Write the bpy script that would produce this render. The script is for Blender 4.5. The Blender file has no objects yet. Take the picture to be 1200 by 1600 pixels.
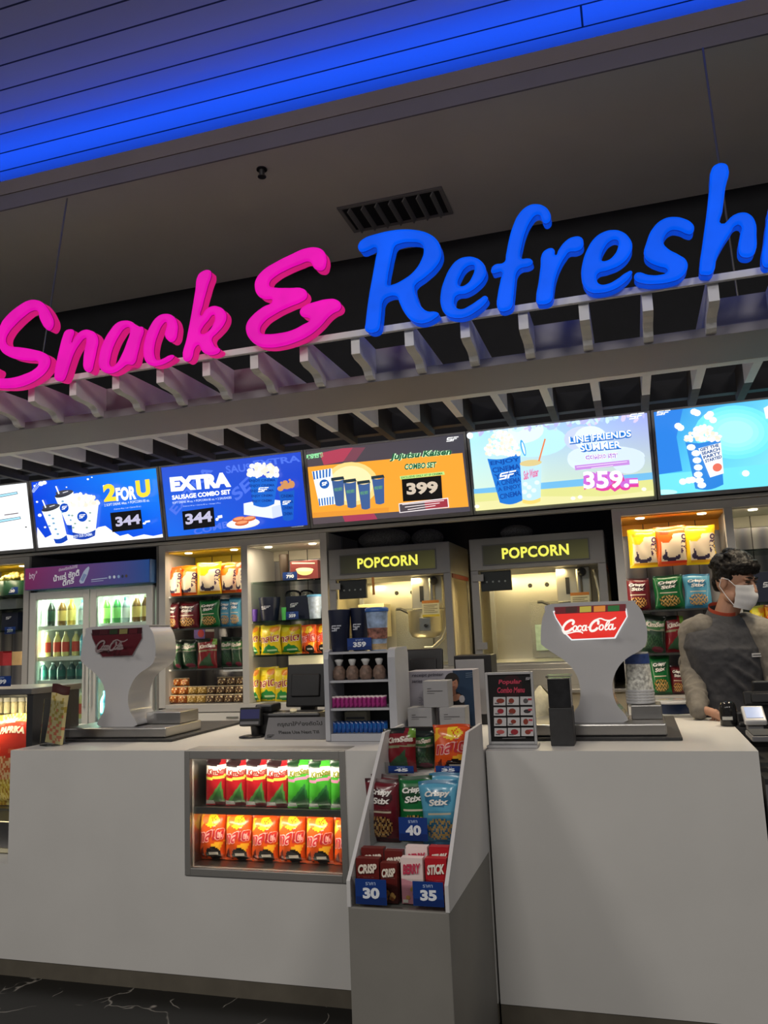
import bpy, math, random
from mathutils import Vector, Matrix

random.seed(7)
SC = bpy.context.scene
COL = SC.collection
PI = math.pi

# ---------------------------------------------------------------- camera
D, H, FPX = 3.2, 1.4485, 1261.4
YAW, PITCH, ROLL = map(math.radians, (16.746, 8.507, -2.428))
_f0 = Vector((-math.sin(YAW), math.cos(YAW), 0)); _r0 = Vector((math.cos(YAW), math.sin(YAW), 0)); _u0 = Vector((0, 0, 1))
FWD = _f0 * math.cos(PITCH) + _u0 * math.sin(PITCH)
_up = _u0 * math.cos(PITCH) - _f0 * math.sin(PITCH)
RGT = _r0 * math.cos(ROLL) + _up * math.sin(ROLL)
UPV = _up * math.cos(ROLL) - _r0 * math.sin(ROLL)
EYE = Vector((0, -D, H))
cd = bpy.data.cameras.new('camera'); cam = bpy.data.objects.new('camera', cd); COL.objects.link(cam)
cam.matrix_world = Matrix((( RGT.x, UPV.x, -FWD.x, EYE.x), (RGT.y, UPV.y, -FWD.y, EYE.y), (RGT.z, UPV.z, -FWD.z, EYE.z), (0, 0, 0, 1)))
cd.sensor_fit = 'VERTICAL'; cd.sensor_height = 24.0; cd.lens = 24.0 * FPX / 1600.0
cd.clip_start = 0.05; cd.clip_end = 100
SC.camera = cam

# ---------------------------------------------------------------- world, exposure, hall lamps
SC.view_settings.view_transform = 'Standard'; SC.view_settings.look = 'None'
SC.view_settings.exposure = 0.0; SC.view_settings.gamma = 1.0; SC.view_settings.use_curve_mapping = False
w = bpy.data.worlds.new('hall'); SC.world = w; w.use_nodes = True
w.node_tree.nodes['Background'].inputs[0].default_value = (0.92, 0.90, 0.90, 1)
w.node_tree.nodes['Background'].inputs[1].default_value = 0.105


def area(name, loc, size, power, color=(1, 1, 1), aim=(0, 0, -1), spread=None):
    l = bpy.data.lights.new(name, 'AREA'); l.shape = 'RECTANGLE'
    l.size, l.size_y = size; l.energy = power; l.color = color
    if spread: l.spread = math.radians(spread)
    o = bpy.data.objects.new(name, l); COL.objects.link(o); o.location = loc
    o.rotation_euler = Vector(aim).to_track_quat('-Z', 'Y').to_euler()
    return o


# rows of lamps in the foyer ceiling behind the viewer, then added counter fill
for i, lx in enumerate((-4.6, -1.2, 2.2)):
    area('foyer_lamp', (lx, -5.2, 4.75), (1.2, 1.2), 84, (1, .94, .86), (0, .35, -1))
for i, lx in enumerate((-3.91, -2.185, -.459, .773)):
    area('counter_fill', (lx, 1.0, 2.60), (.10, .9), 8.5, (1, .84, .60), (0, .0, -1), 110)  # unseen fill, bounced off worktop and floor to brighten the rafters
area('cove_strip', (-2.0, 1.40, 4.74), (9.0, .05), 33, (.0, .085, 1), (0, -.35, 1))


# ---------------------------------------------------------------- photo measuring
def ray(px, py):
    return RGT * ((px - 600) / FPX) - UPV * ((py - 800) / FPX) + FWD


def at(px, py, y):
    d = ray(px, py); return EYE + d * ((y + D) / d.y)


def atz(px, py, z):
    d = ray(px, py); return EYE + d * ((z - H) / d.z)


# ---------------------------------------------------------------- materials
def lin(c):
    return tuple((x / 12.92 if x <= .04045 else ((x + .055) / 1.055) ** 2.4) for x in c)


def hx(s):
    return tuple(int(s[i:i + 2], 16) / 255 for i in (0, 2, 4))


def C3(c):
    return lin(hx(c)) if isinstance(c, str) else tuple(c)


_mats = {}


def mat(name, color, rough=.5, metal=0., emit=None, es=1., bump=0., bscale=40., var=0., spec=.5, coat=0., alpha=1.):
    if name in _mats: return _mats[name]
    m = bpy.data.materials.new(name); m.use_nodes = True; nt = m.node_tree; b = nt.nodes['Principled BSDF']
    c = C3(color); b.inputs['Base Color'].default_value = (*c, 1)
    b.inputs['Roughness'].default_value = rough; b.inputs['Metallic'].default_value = metal
    b.inputs['Specular IOR Level'].default_value = spec; b.inputs['Coat Weight'].default_value = coat
    b.inputs['Alpha'].default_value = alpha
    if emit is not None:
        b.inputs['Emission Color'].default_value = (*C3(emit), 1); b.inputs['Emission Strength'].default_value = es
    if var or bump:
        tc = nt.nodes.new('ShaderNodeTexCoord'); nz = nt.nodes.new('ShaderNodeTexNoise')
        nz.inputs['Scale'].default_value = bscale; nz.inputs['Detail'].default_value = 3
        nt.links.new(tc.outputs['Object'], nz.inputs['Vector'])
        if var:
            r = nt.nodes.new('ShaderNodeValToRGB')
            r.color_ramp.elements[0].position = .3; r.color_ramp.elements[1].position = .7
            r.color_ramp.elements[0].color = (*[x * (1 - var) for x in c], 1); r.color_ramp.elements[1].color = (*[min(1, x * (1 + var)) for x in c], 1)
            nt.links.new(nz.outputs['Fac'], r.inputs['Fac']); nt.links.new(r.outputs['Color'], b.inputs['Base Color'])
        if bump:
            bp = nt.nodes.new('ShaderNodeBump'); bp.inputs['Strength'].default_value = bump; bp.inputs['Distance'].default_value = .004
            nt.links.new(nz.outputs['Fac'], bp.inputs['Height']); nt.links.new(bp.outputs['Normal'], b.inputs['Normal'])
    _mats[name] = m
    return m


def printed(name, emit=0., rough=.45, coat=0., metal=0.):
    """printed surface: the ink colours are a colour attribute of the mesh"""
    if name in _mats: return _mats[name]
    m = bpy.data.materials.new(name); m.use_nodes = True; nt = m.node_tree; b = nt.nodes['Principled BSDF']
    a = nt.nodes.new('ShaderNodeVertexColor'); a.layer_name = 'ink'
    b.inputs['Roughness'].default_value = rough; b.inputs['Coat Weight'].default_value = coat; b.inputs['Metallic'].default_value = metal
    if emit:
        b.inputs['Base Color'].default_value = (.02, .02, .02, 1)
        nt.links.new(a.outputs['Color'], b.inputs['Emission Color']); b.inputs['Emission Strength'].default_value = emit
    else:
        nt.links.new(a.outputs['Color'], b.inputs['Base Color'])
    _mats[name] = m
    return m


def glass(name, tint=(1, 1, 1), refl=.08, rough=.02):
    if name in _mats: return _mats[name]
    m = bpy.data.materials.new(name); m.use_nodes = True; nt = m.node_tree; nt.nodes.clear()
    o = nt.nodes.new('ShaderNodeOutputMaterial'); t = nt.nodes.new('ShaderNodeBsdfTransparent'); g = nt.nodes.new('ShaderNodeBsdfGlossy')
    f = nt.nodes.new('ShaderNodeFresnel'); f.inputs['IOR'].default_value = 1.35
    mx = nt.nodes.new('ShaderNodeMixShader'); t.inputs['Color'].default_value = (*tint, 1); g.inputs['Roughness'].default_value = rough
    nt.links.new(f.outputs[0], mx.inputs[0]); nt.links.new(t.outputs[0], mx.inputs[1]); nt.links.new(g.outputs[0], mx.inputs[2]); nt.links.new(mx.outputs[0], o.inputs[0])
    _mats[name] = m
    return m


WHITE = mat('white_laminate', (.70, .69, .67), .35, var=.03, bscale=3)
WHITE2 = mat('white_painted_timber', (.80, .80, .80), .5, var=.04, bscale=8)
GREYP = mat('grey_paint', (.22, .215, .21), .6, var=.05, bscale=4)
BLACKP = mat('black_paint', (.010, .011, .015), .7, var=.2, bscale=6)
STEEL = mat('brushed_steel', (.42, .41, .40), .3, 1., bump=.1, bscale=160)
DSTEEL = mat('dark_steel', (.12, .12, .125), .35, .9, bump=.1, bscale=120)
BLACK = mat('black_plastic', (.012, .012, .014), .35, var=.2, bscale=20)
GREYPL = mat('grey_plastic', (.16, .16, .17), .45, var=.05, bscale=20)
WPLAST = mat('white_gloss_plastic', (.55, .55, .57), .18, coat=.4, var=.02, bscale=5)
CLEAR = glass('clear_glass', (.96, .98, .97))
CLEARP = glass('clear_acrylic', (.9, .92, .92))
PRINT = printed('printed_card')
FOIL = printed('printed_foil', 0, .28, .25)
SHINE = mat('mirror', (.6, .6, .6), .05, 1.)


# ---------------------------------------------------------------- mesh building
class MB:
    def __init__(s):
        s.v = []; s.f = []; s.mi = []; s.c = []; s.sm = []

    def face(s, pts, m=0, c=None, sm=False):
        n = len(s.v); s.v += [tuple(p) for p in pts]; s.f.append(tuple(range(n, n + len(pts)))); s.mi.append(m); s.c.append(c); s.sm.append(sm)

    def add(s, vs, fs, m=0, c=None, sm=False):
        n = len(s.v); s.v += [tuple(p) for p in vs]
        for f in fs: s.f.append(tuple(i + n for i in f)); s.mi.append(m); s.c.append(c); s.sm.append(sm)
        return s

    def box(s, x0, x1, y0, y1, z0, z1, m=0, M=None, c=None):
        vs = [Vector((x, y, z)) for x in (x0, x1) for y in (y0, y1) for z in (z0, z1)]
        if M: vs = [M @ v for v in vs]
        return s.add(vs, [(0, 1, 3, 2), (4, 6, 7, 5), (0, 4, 5, 1), (2, 3, 7, 6), (0, 2, 6, 4), (1, 5, 7, 3)], m, c)

    def prism(s, poly, mp, m=0, c=None, sm=False):
        """poly 2-D; mp(u,v,0/1) gives the near and far point"""
        n = len(poly); vs = [mp(u, v, 0) for u, v in poly] + [mp(u, v, 1) for u, v in poly]
        s.add(vs, [tuple(range(n))[::-1], tuple(range(n, 2 * n))], m, c)
        return s.add(vs, [(i, (i + 1) % n, n + (i + 1) % n, n + i) for i in range(n)], m, c, sm)

    def lathe(s, prof, n=20, at=(0, 0, 0), m=0, c=None, sm=True, sx=1, sy=1, caps=True):
        a = Vector(at); vs = []
        for r, z in prof:
            for i in range(n):
                t = 2 * PI * i / n; vs.append(a + Vector((r * sx * math.cos(t), r * sy * math.sin(t), z)))
        fs = [(j * n + i, j * n + (i + 1) % n, (j + 1) * n + (i + 1) % n, (j + 1) * n + i) for j in range(len(prof) - 1) for i in range(n)]
        s.add(vs, fs, m, c, sm)
        if caps:
            s.add(vs[:n], [tuple(range(n))[::-1]], m, c); s.add(vs[-n:], [tuple(range(n))], m, c)
        return s

    def tube(s, pts, r, n=10, m=0, c=None, caps=True):
        pts = [Vector(p) for p in pts]; rs = r if isinstance(r, (list, tuple)) else [r] * len(pts); vs = []; up = None
        for i, p in enumerate(pts):
            d = (pts[min(i + 1, len(pts) - 1)] - pts[max(i - 1, 0)]).normalized()
            if up is None: up = Vector((0, 0, 1)) if abs(d.z) < .9 else Vector((1, 0, 0))
            a = d.cross(up).normalized(); up = a.cross(d).normalized()
            for k in range(n):
                t = 2 * PI * k / n; vs.append(p + (a * math.cos(t) + up * math.sin(t)) * rs[i])
        fs = [(j * n + i, j * n + (i + 1) % n, (j + 1) * n + (i + 1) % n, (j + 1) * n + i) for j in range(len(pts) - 1) for i in range(n)]
        s.add(vs, fs, m, c, True)
        if caps: s.add(vs[:n], [tuple(range(n))], m, c); s.add(vs[-n:], [tuple(range(n))[::-1]], m, c)
        return s

    def ball(s, at, r, n=14, m=0, c=None):
        rx, ry, rz = r if isinstance(r, (tuple, list)) else (r, r, r)
        k = n // 2
        return s.lathe([(max(math.sin(PI * j / k), 1e-4), -math.cos(PI * j / k) * rz) for j in range(k + 1)], n, at, m, c, True, rx, ry, False)

    def grid(s, fn, nu, nv, m=0, cf=None, sm=True, flip=False):
        vs = [fn(i / nu, j / nv) for j in range(nv + 1) for i in range(nu + 1)]; n0 = len(s.v); s.v += [tuple(p) for p in vs]
        for j in range(nv):
            for i in range(nu):
                q = (j * (nu + 1) + i, j * (nu + 1) + i + 1, (j + 1) * (nu + 1) + i + 1, (j + 1) * (nu + 1) + i)
                if flip: q = q[::-1]
                s.f.append(tuple(x + n0 for x in q)); s.mi.append(m); s.sm.append(sm)
                s.c.append(cf((i + .5) / nu, (j + .5) / nv) if cf else None)
        return s

    def mesh(s, name, mats):
        me = bpy.data.meshes.new(name); me.from_pydata(s.v, [], s.f)
        for m in mats if isinstance(mats, (list, tuple)) else [mats]: me.materials.append(m)
        me.polygons.foreach_set('material_index', s.mi); me.polygons.foreach_set('use_smooth', s.sm)
        if any(c is not None for c in s.c):
            ca = me.color_attributes.new('ink', 'FLOAT_COLOR', 'CORNER'); buf = []
            for f, c in zip(s.f, s.c):
                if c is None: buf += [.8, .8, .8, 1] * len(f)
                elif isinstance(c, list):
                    for q in c: buf += [*q, 1]
                else: buf += [*c, 1] * len(f)
            ca.data.foreach_set('color', buf)
        me.update()
        return me

    def build(s, name, mats, parent=None, bevel=0., seg=2, loc=None, rz=0.):
        o = bpy.data.objects.new(name, s.mesh(name, mats)); COL.objects.link(o)
        if parent: o.parent = parent
        if loc is not None: o.location = loc
        o.rotation_euler.z = rz
        if bevel:
            b = o.modifiers.new('bevel', 'BEVEL'); b.width = bevel; b.segments = seg; b.limit_method = 'ANGLE'; b.angle_limit = math.radians(40)
            b.harden_normals = False
        return o


def tag(o, label=None, cat=None, group=None, kind=None):
    if label: o['label'] = label
    if cat: o['category'] = cat
    if group: o['group'] = group
    if kind: o['kind'] = kind
    return o


def thing(name, label, cat, loc=(0, 0, 0), rz=0., group=None):
    o = bpy.data.objects.new(name, None); COL.objects.link(o); o.location = loc; o.rotation_euler.z = rz; o.empty_display_size = .1
    return tag(o, label, cat, group)


def dup(root, loc=None, rz=None, label=None, group=None, scale=None):
    kids = {}
    for o in COL.objects:
        if o.parent: kids.setdefault(o.parent, []).append(o)

    def cp(o, par):
        c = o.copy(); COL.objects.link(c)
        if par: c.parent = par
        for k in kids.get(o, []): cp(k, c)
        return c
    r = cp(root, None)
    if loc is not None: r.location = loc
    if rz is not None: r.rotation_euler.z = rz
    if label: r['label'] = label
    if group: r['group'] = group
    if scale: r.scale = scale
    return r


def struct(name, mb, m, bevel=0.):
    return tag(mb.build(name, m, None, bevel), kind='structure')


ORD = 'first second third fourth fifth sixth seventh eighth ninth tenth eleventh twelfth thirteenth fourteenth fifteenth'.split()

# ---------------------------------------------------------------- lettering
GLYPHS = {}


def glyphs(body, bold=0., shear=0., spacing=1.):
    """outline of a word as (verts, faces), height of a capital about 0.7"""
    k = (body, bold, shear, spacing)
    if k not in GLYPHS:
        cu = bpy.data.curves.new('word', 'FONT'); cu.body = body; cu.offset = bold; cu.shear = shear; cu.resolution_u = 3; cu.space_character = spacing
        o = bpy.data.objects.new('word', cu); COL.objects.link(o)
        dg = bpy.context.evaluated_depsgraph_get(); me = o.evaluated_get(dg).to_mesh()
        vs = [(v.co.x, v.co.y) for v in me.vertices]; fs = [tuple(p.vertices) for p in me.polygons]
        o.evaluated_get(dg).to_mesh_clear(); bpy.data.objects.remove(o); bpy.data.curves.remove(cu)
        if vs:
            x0 = min(v[0] for v in vs); x1 = max(v[0] for v in vs); y0 = min(v[1] for v in vs); y1 = max(v[1] for v in vs)
        else: x0 = x1 = y0 = y1 = 0
        GLYPHS[k] = (vs, fs, x0, x1, y0, y1)
    return GLYPHS[k]


class Art:
    """flat printing: polygons in (u,v), each a little above the last, carried onto a surface by place(u,v,h)"""
    def __init__(s, place, step=.0005, conv=None):
        s.mb = MB(); s.place = place; s.step = step; s.n = 0; s.conv = conv or (lambda x, y: (x, y))

    R = None

    def poly(s, pts, c, raw=False, h=None):
        if h is None: s.n += 1; h = s.n * s.step
        q = [p if raw else s.conv(*p) for p in pts]
        if s.R:                                     # held inside the printed area
            x0, y0, x1, y1 = s.R
            for ax, lim, sg in ((0, x0, 1), (0, x1, -1), (1, y0, 1), (1, y1, -1)):
                o = []
                for i in range(len(q)):
                    p0, p1 = q[i - 1], q[i]; i0, i1 = (p0[ax] - lim) * sg >= 0, (p1[ax] - lim) * sg >= 0
                    if i0 != i1:
                        t = (lim - p0[ax]) / (p1[ax] - p0[ax]); o.append((p0[0] + (p1[0] - p0[0]) * t, p0[1] + (p1[1] - p0[1]) * t))
                    if i1: o.append(p1)
                q = o
                if len(q) < 3: return
        s.mb.face([s.place(*p, h) for p in q], 0, C3(c))

    def rect(s, x0, y0, x1, y1, c): s.poly([(x0, y0), (x1, y0), (x1, y1), (x0, y1)], c)

    def ell(s, cx, cy, rx, ry, c, n=18, a0=0, a1=2 * PI, rot=0.):
        cr, sr = math.cos(rot), math.sin(rot); pts = []
        for i in range(n):
            t = a0 + (a1 - a0) * i / (n if a1 - a0 > 6.2 else n - 1); x, y = rx * math.cos(t), ry * math.sin(t); pts.append((cx + x * cr - y * sr, cy + x * sr + y * cr))
        s.poly(pts, c)

    def line(s, pts, wd, c):
        s.n += 1; h = s.n * s.step
        for (x0, y0), (x1, y1) in zip(pts, pts[1:]):
            d = math.hypot(x1 - x0, y1 - y0) or 1; nx, ny = -(y1 - y0) / d * wd / 2, (x1 - x0) / d * wd / 2
            s.poly([(x0 + nx, y0 + ny), (x1 + nx, y1 + ny), (x1 - nx, y1 - ny), (x0 - nx, y0 - ny)], c, h=h)

    def text(s, body, quad, c, bold=0., shear=0., spacing=1., tall=False):
        """fill the quad (top-left, top-right, bottom-left as conv coordinates) with the word's bounding box"""
        vs, fs, x0, x1, y0, y1 = glyphs(body, bold, shear, spacing)
        if not vs: return
        tl, tr, bl = [Vector(s.conv(*q)) for q in quad]
        s.n += 1; h = s.n * s.step; P = []
        for x, y in vs:
            a, b = (x - x0) / (x1 - x0), (y1 - y) / (y1 - y0); q = tl + (tr - tl) * a + (bl - tl) * b; P.append(s.place(q.x, q.y, h))
        s.mb.add(P, fs, 0, C3(c))

    def build(s, name, m, parent=None): return s.mb.build(name, m, parent)


def plane_art(o, u, v, n, step=.0005):
    """Art on the plane through o with unit axes u (right) and v (up); photo pixels are carried onto it along the sight line they were read from"""
    o, u, v, n = Vector(o), Vector(u), Vector(v), Vector(n)

    def conv(px, py):
        d = ray(px, py); p = EYE + d * ((o - EYE).dot(n) / d.dot(n)) - o
        return p.dot(u), p.dot(v)
    return Art(lambda a, b, h: o + u * a + v * b + n * h, step, conv)


def front_art(y, step=.0005): return plane_art((0, y, 0), (1, 0, 0), (0, 0, 1), (0, -1, 0), step)


def logo(a, x0, y0, x1, y1, c, sl=0.):
    """the two-letter slanted cinema mark"""
    w, h = x1 - x0, y1 - y0

    def q(pts): a.poly([(x0 + u * w, y0 + v * h + sl * u * w) for u, v in pts], c)
    q([(.12, 0), (.55, 0), (.52, .2), (.16, .2), (.13, .4), (.5, .4), (.42, 1), (0, 1), (.02, .8), (.33, .8), (.36, .6), (.03, .6), (.06, .15)])
    q([(.6, 0), (1, 0), (.97, .2), (.57, .2)]); q([(.56, .38), (.86, .38), (.83, .58), (.62, .58), (.57, 1), (.47, 1), (.53, .5)])

# ================================================================ SETTING
def marble():
    m = mat('black_marble', (.012, .012, .013), .3, spec=.25, var=.4, bscale=2); nt = m.node_tree; b = nt.nodes['Principled BSDF']
    tc = nt.nodes.new('ShaderNodeTexCoord'); nz = nt.nodes.new('ShaderNodeTexNoise'); nz.inputs['Scale'].default_value = 1.6; nz.inputs['Detail'].default_value = 4
    mx = nt.nodes.new('ShaderNodeVectorMath'); mx.operation = 'ADD'
    vo = nt.nodes.new('ShaderNodeTexVoronoi'); vo.feature = 'DISTANCE_TO_EDGE'; vo.inputs['Scale'].default_value = 2.6
    cr = nt.nodes.new('ShaderNodeValToRGB'); cr.color_ramp.elements[0].position = .0; cr.color_ramp.elements[0].color = (.30, .28, .25, 1)
    cr.color_ramp.elements[1].position = .012; cr.color_ramp.elements[1].color = (.007, .007, .007, 1)
    nt.links.new(tc.outputs['Object'], nz.inputs['Vector']); nt.links.new(tc.outputs['Object'], mx.inputs[0]); nt.links.new(nz.outputs['Color'], mx.inputs[1])
    n2 = nt.nodes.new('ShaderNodeTexNoise'); n2.inputs['Scale'].default_value = 5.5; c2 = nt.nodes.new('ShaderNodeValToRGB'); c2.color_ramp.elements[0].position = .50; c2.color_ramp.elements[1].position = .55
    ml = nt.nodes.new('ShaderNodeMix'); ml.data_type = 'RGBA'; ml.inputs[6].default_value = (.007, .007, .007, 1)
    nt.links.new(tc.outputs['Object'], n2.inputs['Vector']); nt.links.new(n2.outputs['Fac'], c2.inputs['Fac']); nt.links.new(c2.outputs['Color'], ml.inputs[0]); nt.links.new(cr.outputs['Color'], ml.inputs[7])
    nt.links.new(mx.outputs[0], vo.inputs['Vector']); nt.links.new(vo.outputs['Distance'], cr.inputs['Fac']); nt.links.new(ml.outputs[2], b.inputs['Base Color'])
    return m


def planks():
    m = mat('grey_ceiling_planks', (.36, .36, .37), .75, var=.05, bscale=3); nt = m.node_tree; b = nt.nodes['Principled BSDF']
    tc = nt.nodes.new('ShaderNodeTexCoord'); br = nt.nodes.new('ShaderNodeTexBrick')
    br.inputs['Scale'].default_value = 1; br.inputs['Brick Width'].default_value = 9.0; br.inputs['Row Height'].default_value = .188
    br.inputs['Mortar Size'].default_value = .007; br.inputs['Mortar Smooth'].default_value = .2
    br.inputs['Color1'].default_value = (.56, .56, .57, 1); br.inputs['Color2'].default_value = (.52, .52, .53, 1); br.inputs['Mortar'].default_value = (.03, .03, .03, 1)
    nt.links.new(tc.outputs['Object'], br.inputs['Vector']); nt.links.new(br.outputs['Color'], b.inputs['Base Color'])
    return m


struct('floor', MB().box(-9, 4, -7, 2.8, -.06, 0), marble())
struct('floor_bounce', MB().box(-9, 4, 1.08, 2.74, .0005, .004), mat('pale_bounce_floor', (.55, .52, .47), .4, var=.05, bscale=3))  # unseen pale floor added to bounce light up under the pergola
struct('wall_back', MB().box(-9, 4, 2.74, 2.84, 0, 5.18), BLACKP)
struct('ceiling_lower', MB().box(-9, 4, 1.13, 2.74, 4.5, 4.56), mat('grey_ceiling_paint', (.62, .60, .56), .8, var=.04, bscale=1.5))
struct('ceiling_upper', MB().box(-9, 4, -7, 2.74, 5.1, 5.18), planks())
t = MB().box(-9, 4, 1.11, 1.13, 4.612, 4.715, 0).box(-9, 4, 1.116, 1.13, 4.5, 4.61, 1).box(-9, 4, 1.13, 1.30, 4.56, 4.57, 0)
struct('trim_1', t, [mat('taupe_paint', (.26, .22, .20), .7, var=.05, bscale=3), mat('mauve_paint', (.20, .18, .21), .7, var=.05, bscale=3)])

# ceiling vent, sprinkler
v = thing('air_vent', 'rectangular black slotted air vent set in the grey ceiling above the sign', 'vent')
p = [atz(*q, 4.5) for q in ((540, 328), (685, 295), (692, 327), (557, 358))]
x0, x1, y0, y1 = p[0].x, p[1].x, p[3].y, p[1].y
x0, x1 = min(p[0].x, p[3].x), max(p[1].x, p[2].x); y0, y1 = min(q.y for q in p), max(q.y for q in p)
mb = MB().box(x0 - .03, x1 + .03, y0 - .03, y0, 4.486, 4.499).box(x0 - .03, x1 + .03, y1, y1 + .03, 4.486, 4.499).box(x0 - .03, x0, y0, y1, 4.486, 4.499).box(x1, x1 + .03, y0, y1, 4.486, 4.499)
mb.build('vent_frame', GREYP, v, .003); MB().box(x0, x1, y0, y1, 4.494, 4.499).build('duct', BLACKP, v)
for i in range(7):
    xx = x0 + (x1 - x0) * (i + .5) / 7
    MB().box(-.004, .004, y0, y1, -.02, .02, 0, Matrix.Translation((xx, 0, 4.475)) @ Matrix.Rotation(.5, 4, 'Y')).build('louvre', GREYP, v)
p = atz(409, 264, 4.5)
s = thing('sprinkler_head', 'small dark sprinkler head under the grey ceiling', 'sprinkler', p)
MB().lathe([(.035, -.008), (.035, 0)], 20, (0, 0, -.001)).build('escutcheon', BLACK, s); MB().lathe([(.016, -.05), (.02, -.01), (.02, -.008)], 12).lathe([(.028, -.058), (.028, -.052)], 14).build('nozzle', DSTEEL, s)

# ---------------------------------------------------------------- pergola over the counter
RX = [.155 + .2465 * k for k in range(-20, 5)]
per = thing('pergola', 'white timber pergola with curved rafter tails hung over the counter', 'pergola')
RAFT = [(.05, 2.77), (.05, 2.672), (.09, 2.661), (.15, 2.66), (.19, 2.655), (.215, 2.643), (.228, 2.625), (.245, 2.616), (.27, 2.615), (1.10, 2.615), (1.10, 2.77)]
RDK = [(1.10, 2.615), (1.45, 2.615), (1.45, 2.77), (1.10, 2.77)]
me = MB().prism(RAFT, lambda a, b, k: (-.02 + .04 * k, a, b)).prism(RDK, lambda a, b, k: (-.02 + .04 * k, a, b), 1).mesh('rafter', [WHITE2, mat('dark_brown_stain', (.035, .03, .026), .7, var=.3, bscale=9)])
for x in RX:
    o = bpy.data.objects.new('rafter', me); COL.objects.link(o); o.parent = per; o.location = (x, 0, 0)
MB().box(RX[0] - .1, RX[-1] + .1, .028, .048, 2.742, 2.772).build('front_rail', WHITE2, per, .002)
GREYB = mat('mauve_grey_panel', (.30, .285, .31), .6, var=.04, bscale=2)
MB().box(RX[0] - .1, RX[-1] + .1, .27, .655, 2.605, 2.645).build('beam', GREYB, per, .002)
MB().box(RX[0] - .1, RX[-1] + .1, .657, .72, 2.604, 2.645).build('beam_edging', WHITE2, per, .002)
MB().box(RX[0] - .1, RX[-1] + .1, 1.38, 1.44, 2.65, 2.76).build('rear_beam', BLACKP, per)
for k in (-19, -16, -13, -10, -7, -4, -1, 2):
    x = .155 + .2465 * (k - 1) + .02 + .2465 * 1
    MB().box(x - .2465, x - .04, .29, .31, 2.645, 2.77).build('infill_panel', GREYB, per)
for (a, b, lb) in (((105, 310), -.39, 'thin steel cable from the ceiling to the pergola behind the pink letter S'), ((1098, 75), .2, 'thin steel cable from the ceiling to the pergola behind the blue letter h')):
    p = atz(*a, 4.5); q = Vector((p.x, .85, 2.77))
    tag(MB().tube([p, q], .006, 6).lathe([(.012, 0), (.012, .04)], 8, q).build('suspension_cable', STEEL), lb, 'cable', 'cables holding up the pergola')


# ---------------------------------------------------------------- illuminated sign letters
def emit_mat(name, c, s, rim=None):
    m = mat(name, (.10, .004, .06) if 'pink' in name else (.0, .015, .12), .5, spec=.15, emit=c, es=s, var=0); nt = m.node_tree; b = nt.nodes['Principled BSDF']
    tc = nt.nodes.new('ShaderNodeTexCoord'); nz = nt.nodes.new('ShaderNodeTexNoise'); nz.inputs['Scale'].default_value = 7
    mr = nt.nodes.new('ShaderNodeMapRange'); mr.inputs[3].default_value = s * .72; mr.inputs[4].default_value = s * 1.15
    nt.links.new(tc.outputs['Object'], nz.inputs['Vector']); nt.links.new(nz.outputs['Fac'], mr.inputs[0]); nt.links.new(mr.outputs[0], b.inputs['Emission Strength'])
    return m


PINKF = emit_mat('lit_pink_acrylic', (.86, .004, .46), .95); PINKR = emit_mat('lit_pink_return', (.78, .012, .22), .8)
BLUEF = emit_mat('lit_blue_acrylic', (.0, .105, .95), .95); BLUER = emit_mat('lit_blue_return', (.0, .07, .75), .75)
PINKT = mat('dark_pink_trim', (.15, .0, .09), .4, emit=(.25, 0, .12), es=.6); BLUET = mat('dark_blue_trim', (0, .01, .12), .4, emit=(0, .015, .3), es=.7)


def curve_mesh(loops, ext, bev, off, y):
    cu = bpy.data.curves.new('outline', 'CURVE'); cu.dimensions = '2D'; cu.fill_mode = 'BOTH'; cu.extrude = ext; cu.bevel_depth = bev; cu.bevel_resolution = 4; cu.offset = off; cu.resolution_u = 4
    for lp in loops:
        sp = cu.splines.new('BEZIER'); sp.bezier_points.add(len(lp) - 1); sp.use_cyclic_u = True
        for b, (x, z) in zip(sp.bezier_points, lp):
            b.co = (x, z, 0); b.handle_left_type = b.handle_right_type = 'AUTO'
    o = bpy.data.objects.new('outline', cu); COL.objects.link(o); o.matrix_world = Matrix.Translation((0, y, 0)) @ Matrix.Rotation(PI / 2, 4, 'X')
    bpy.context.view_layer.update()
    me = bpy.data.meshes.new_from_object(o.evaluated_get(bpy.context.evaluated_depsgraph_get())); me.transform(o.matrix_world)
    bpy.data.objects.remove(o); bpy.data.curves.remove(cu)
    for f in me.polygons: f.use_smooth = False
    return me


def sign_letter(label, sc, ox, oy, outer, hole=None, pink=True):
    loops = []
    for lp in (outer, hole):
        if lp: loops.append([((q := at(ox + x / sc, oy + y / sc, -.02)).x, q.z) for x, y in lp])
    f, r_, t_ = (PINKF, PINKR, PINKT) if pink else (BLUEF, BLUER, BLUET)
    root = tag(thing('sign_letter', label, 'sign letter', group='glowing pink word letters' if pink else 'glowing blue word letters'))
    for nm, ext, bev, off, y, m in (('letter_return', .0225, 0, -.001, .0045, r_), ('trim_line', .002, 0, .0006, -.0205, t_), ('letter_face', .001, .0115, -.012, -.0255, f)):
        me = curve_mesh(loops, ext, bev, off, y); me.materials.clear(); me.materials.append(m)
        if nm == 'letter_face':
            for q in me.polygons: q.use_smooth = True
        o = bpy.data.objects.new(nm, me); COL.objects.link(o); o.parent = root
    return root


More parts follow.
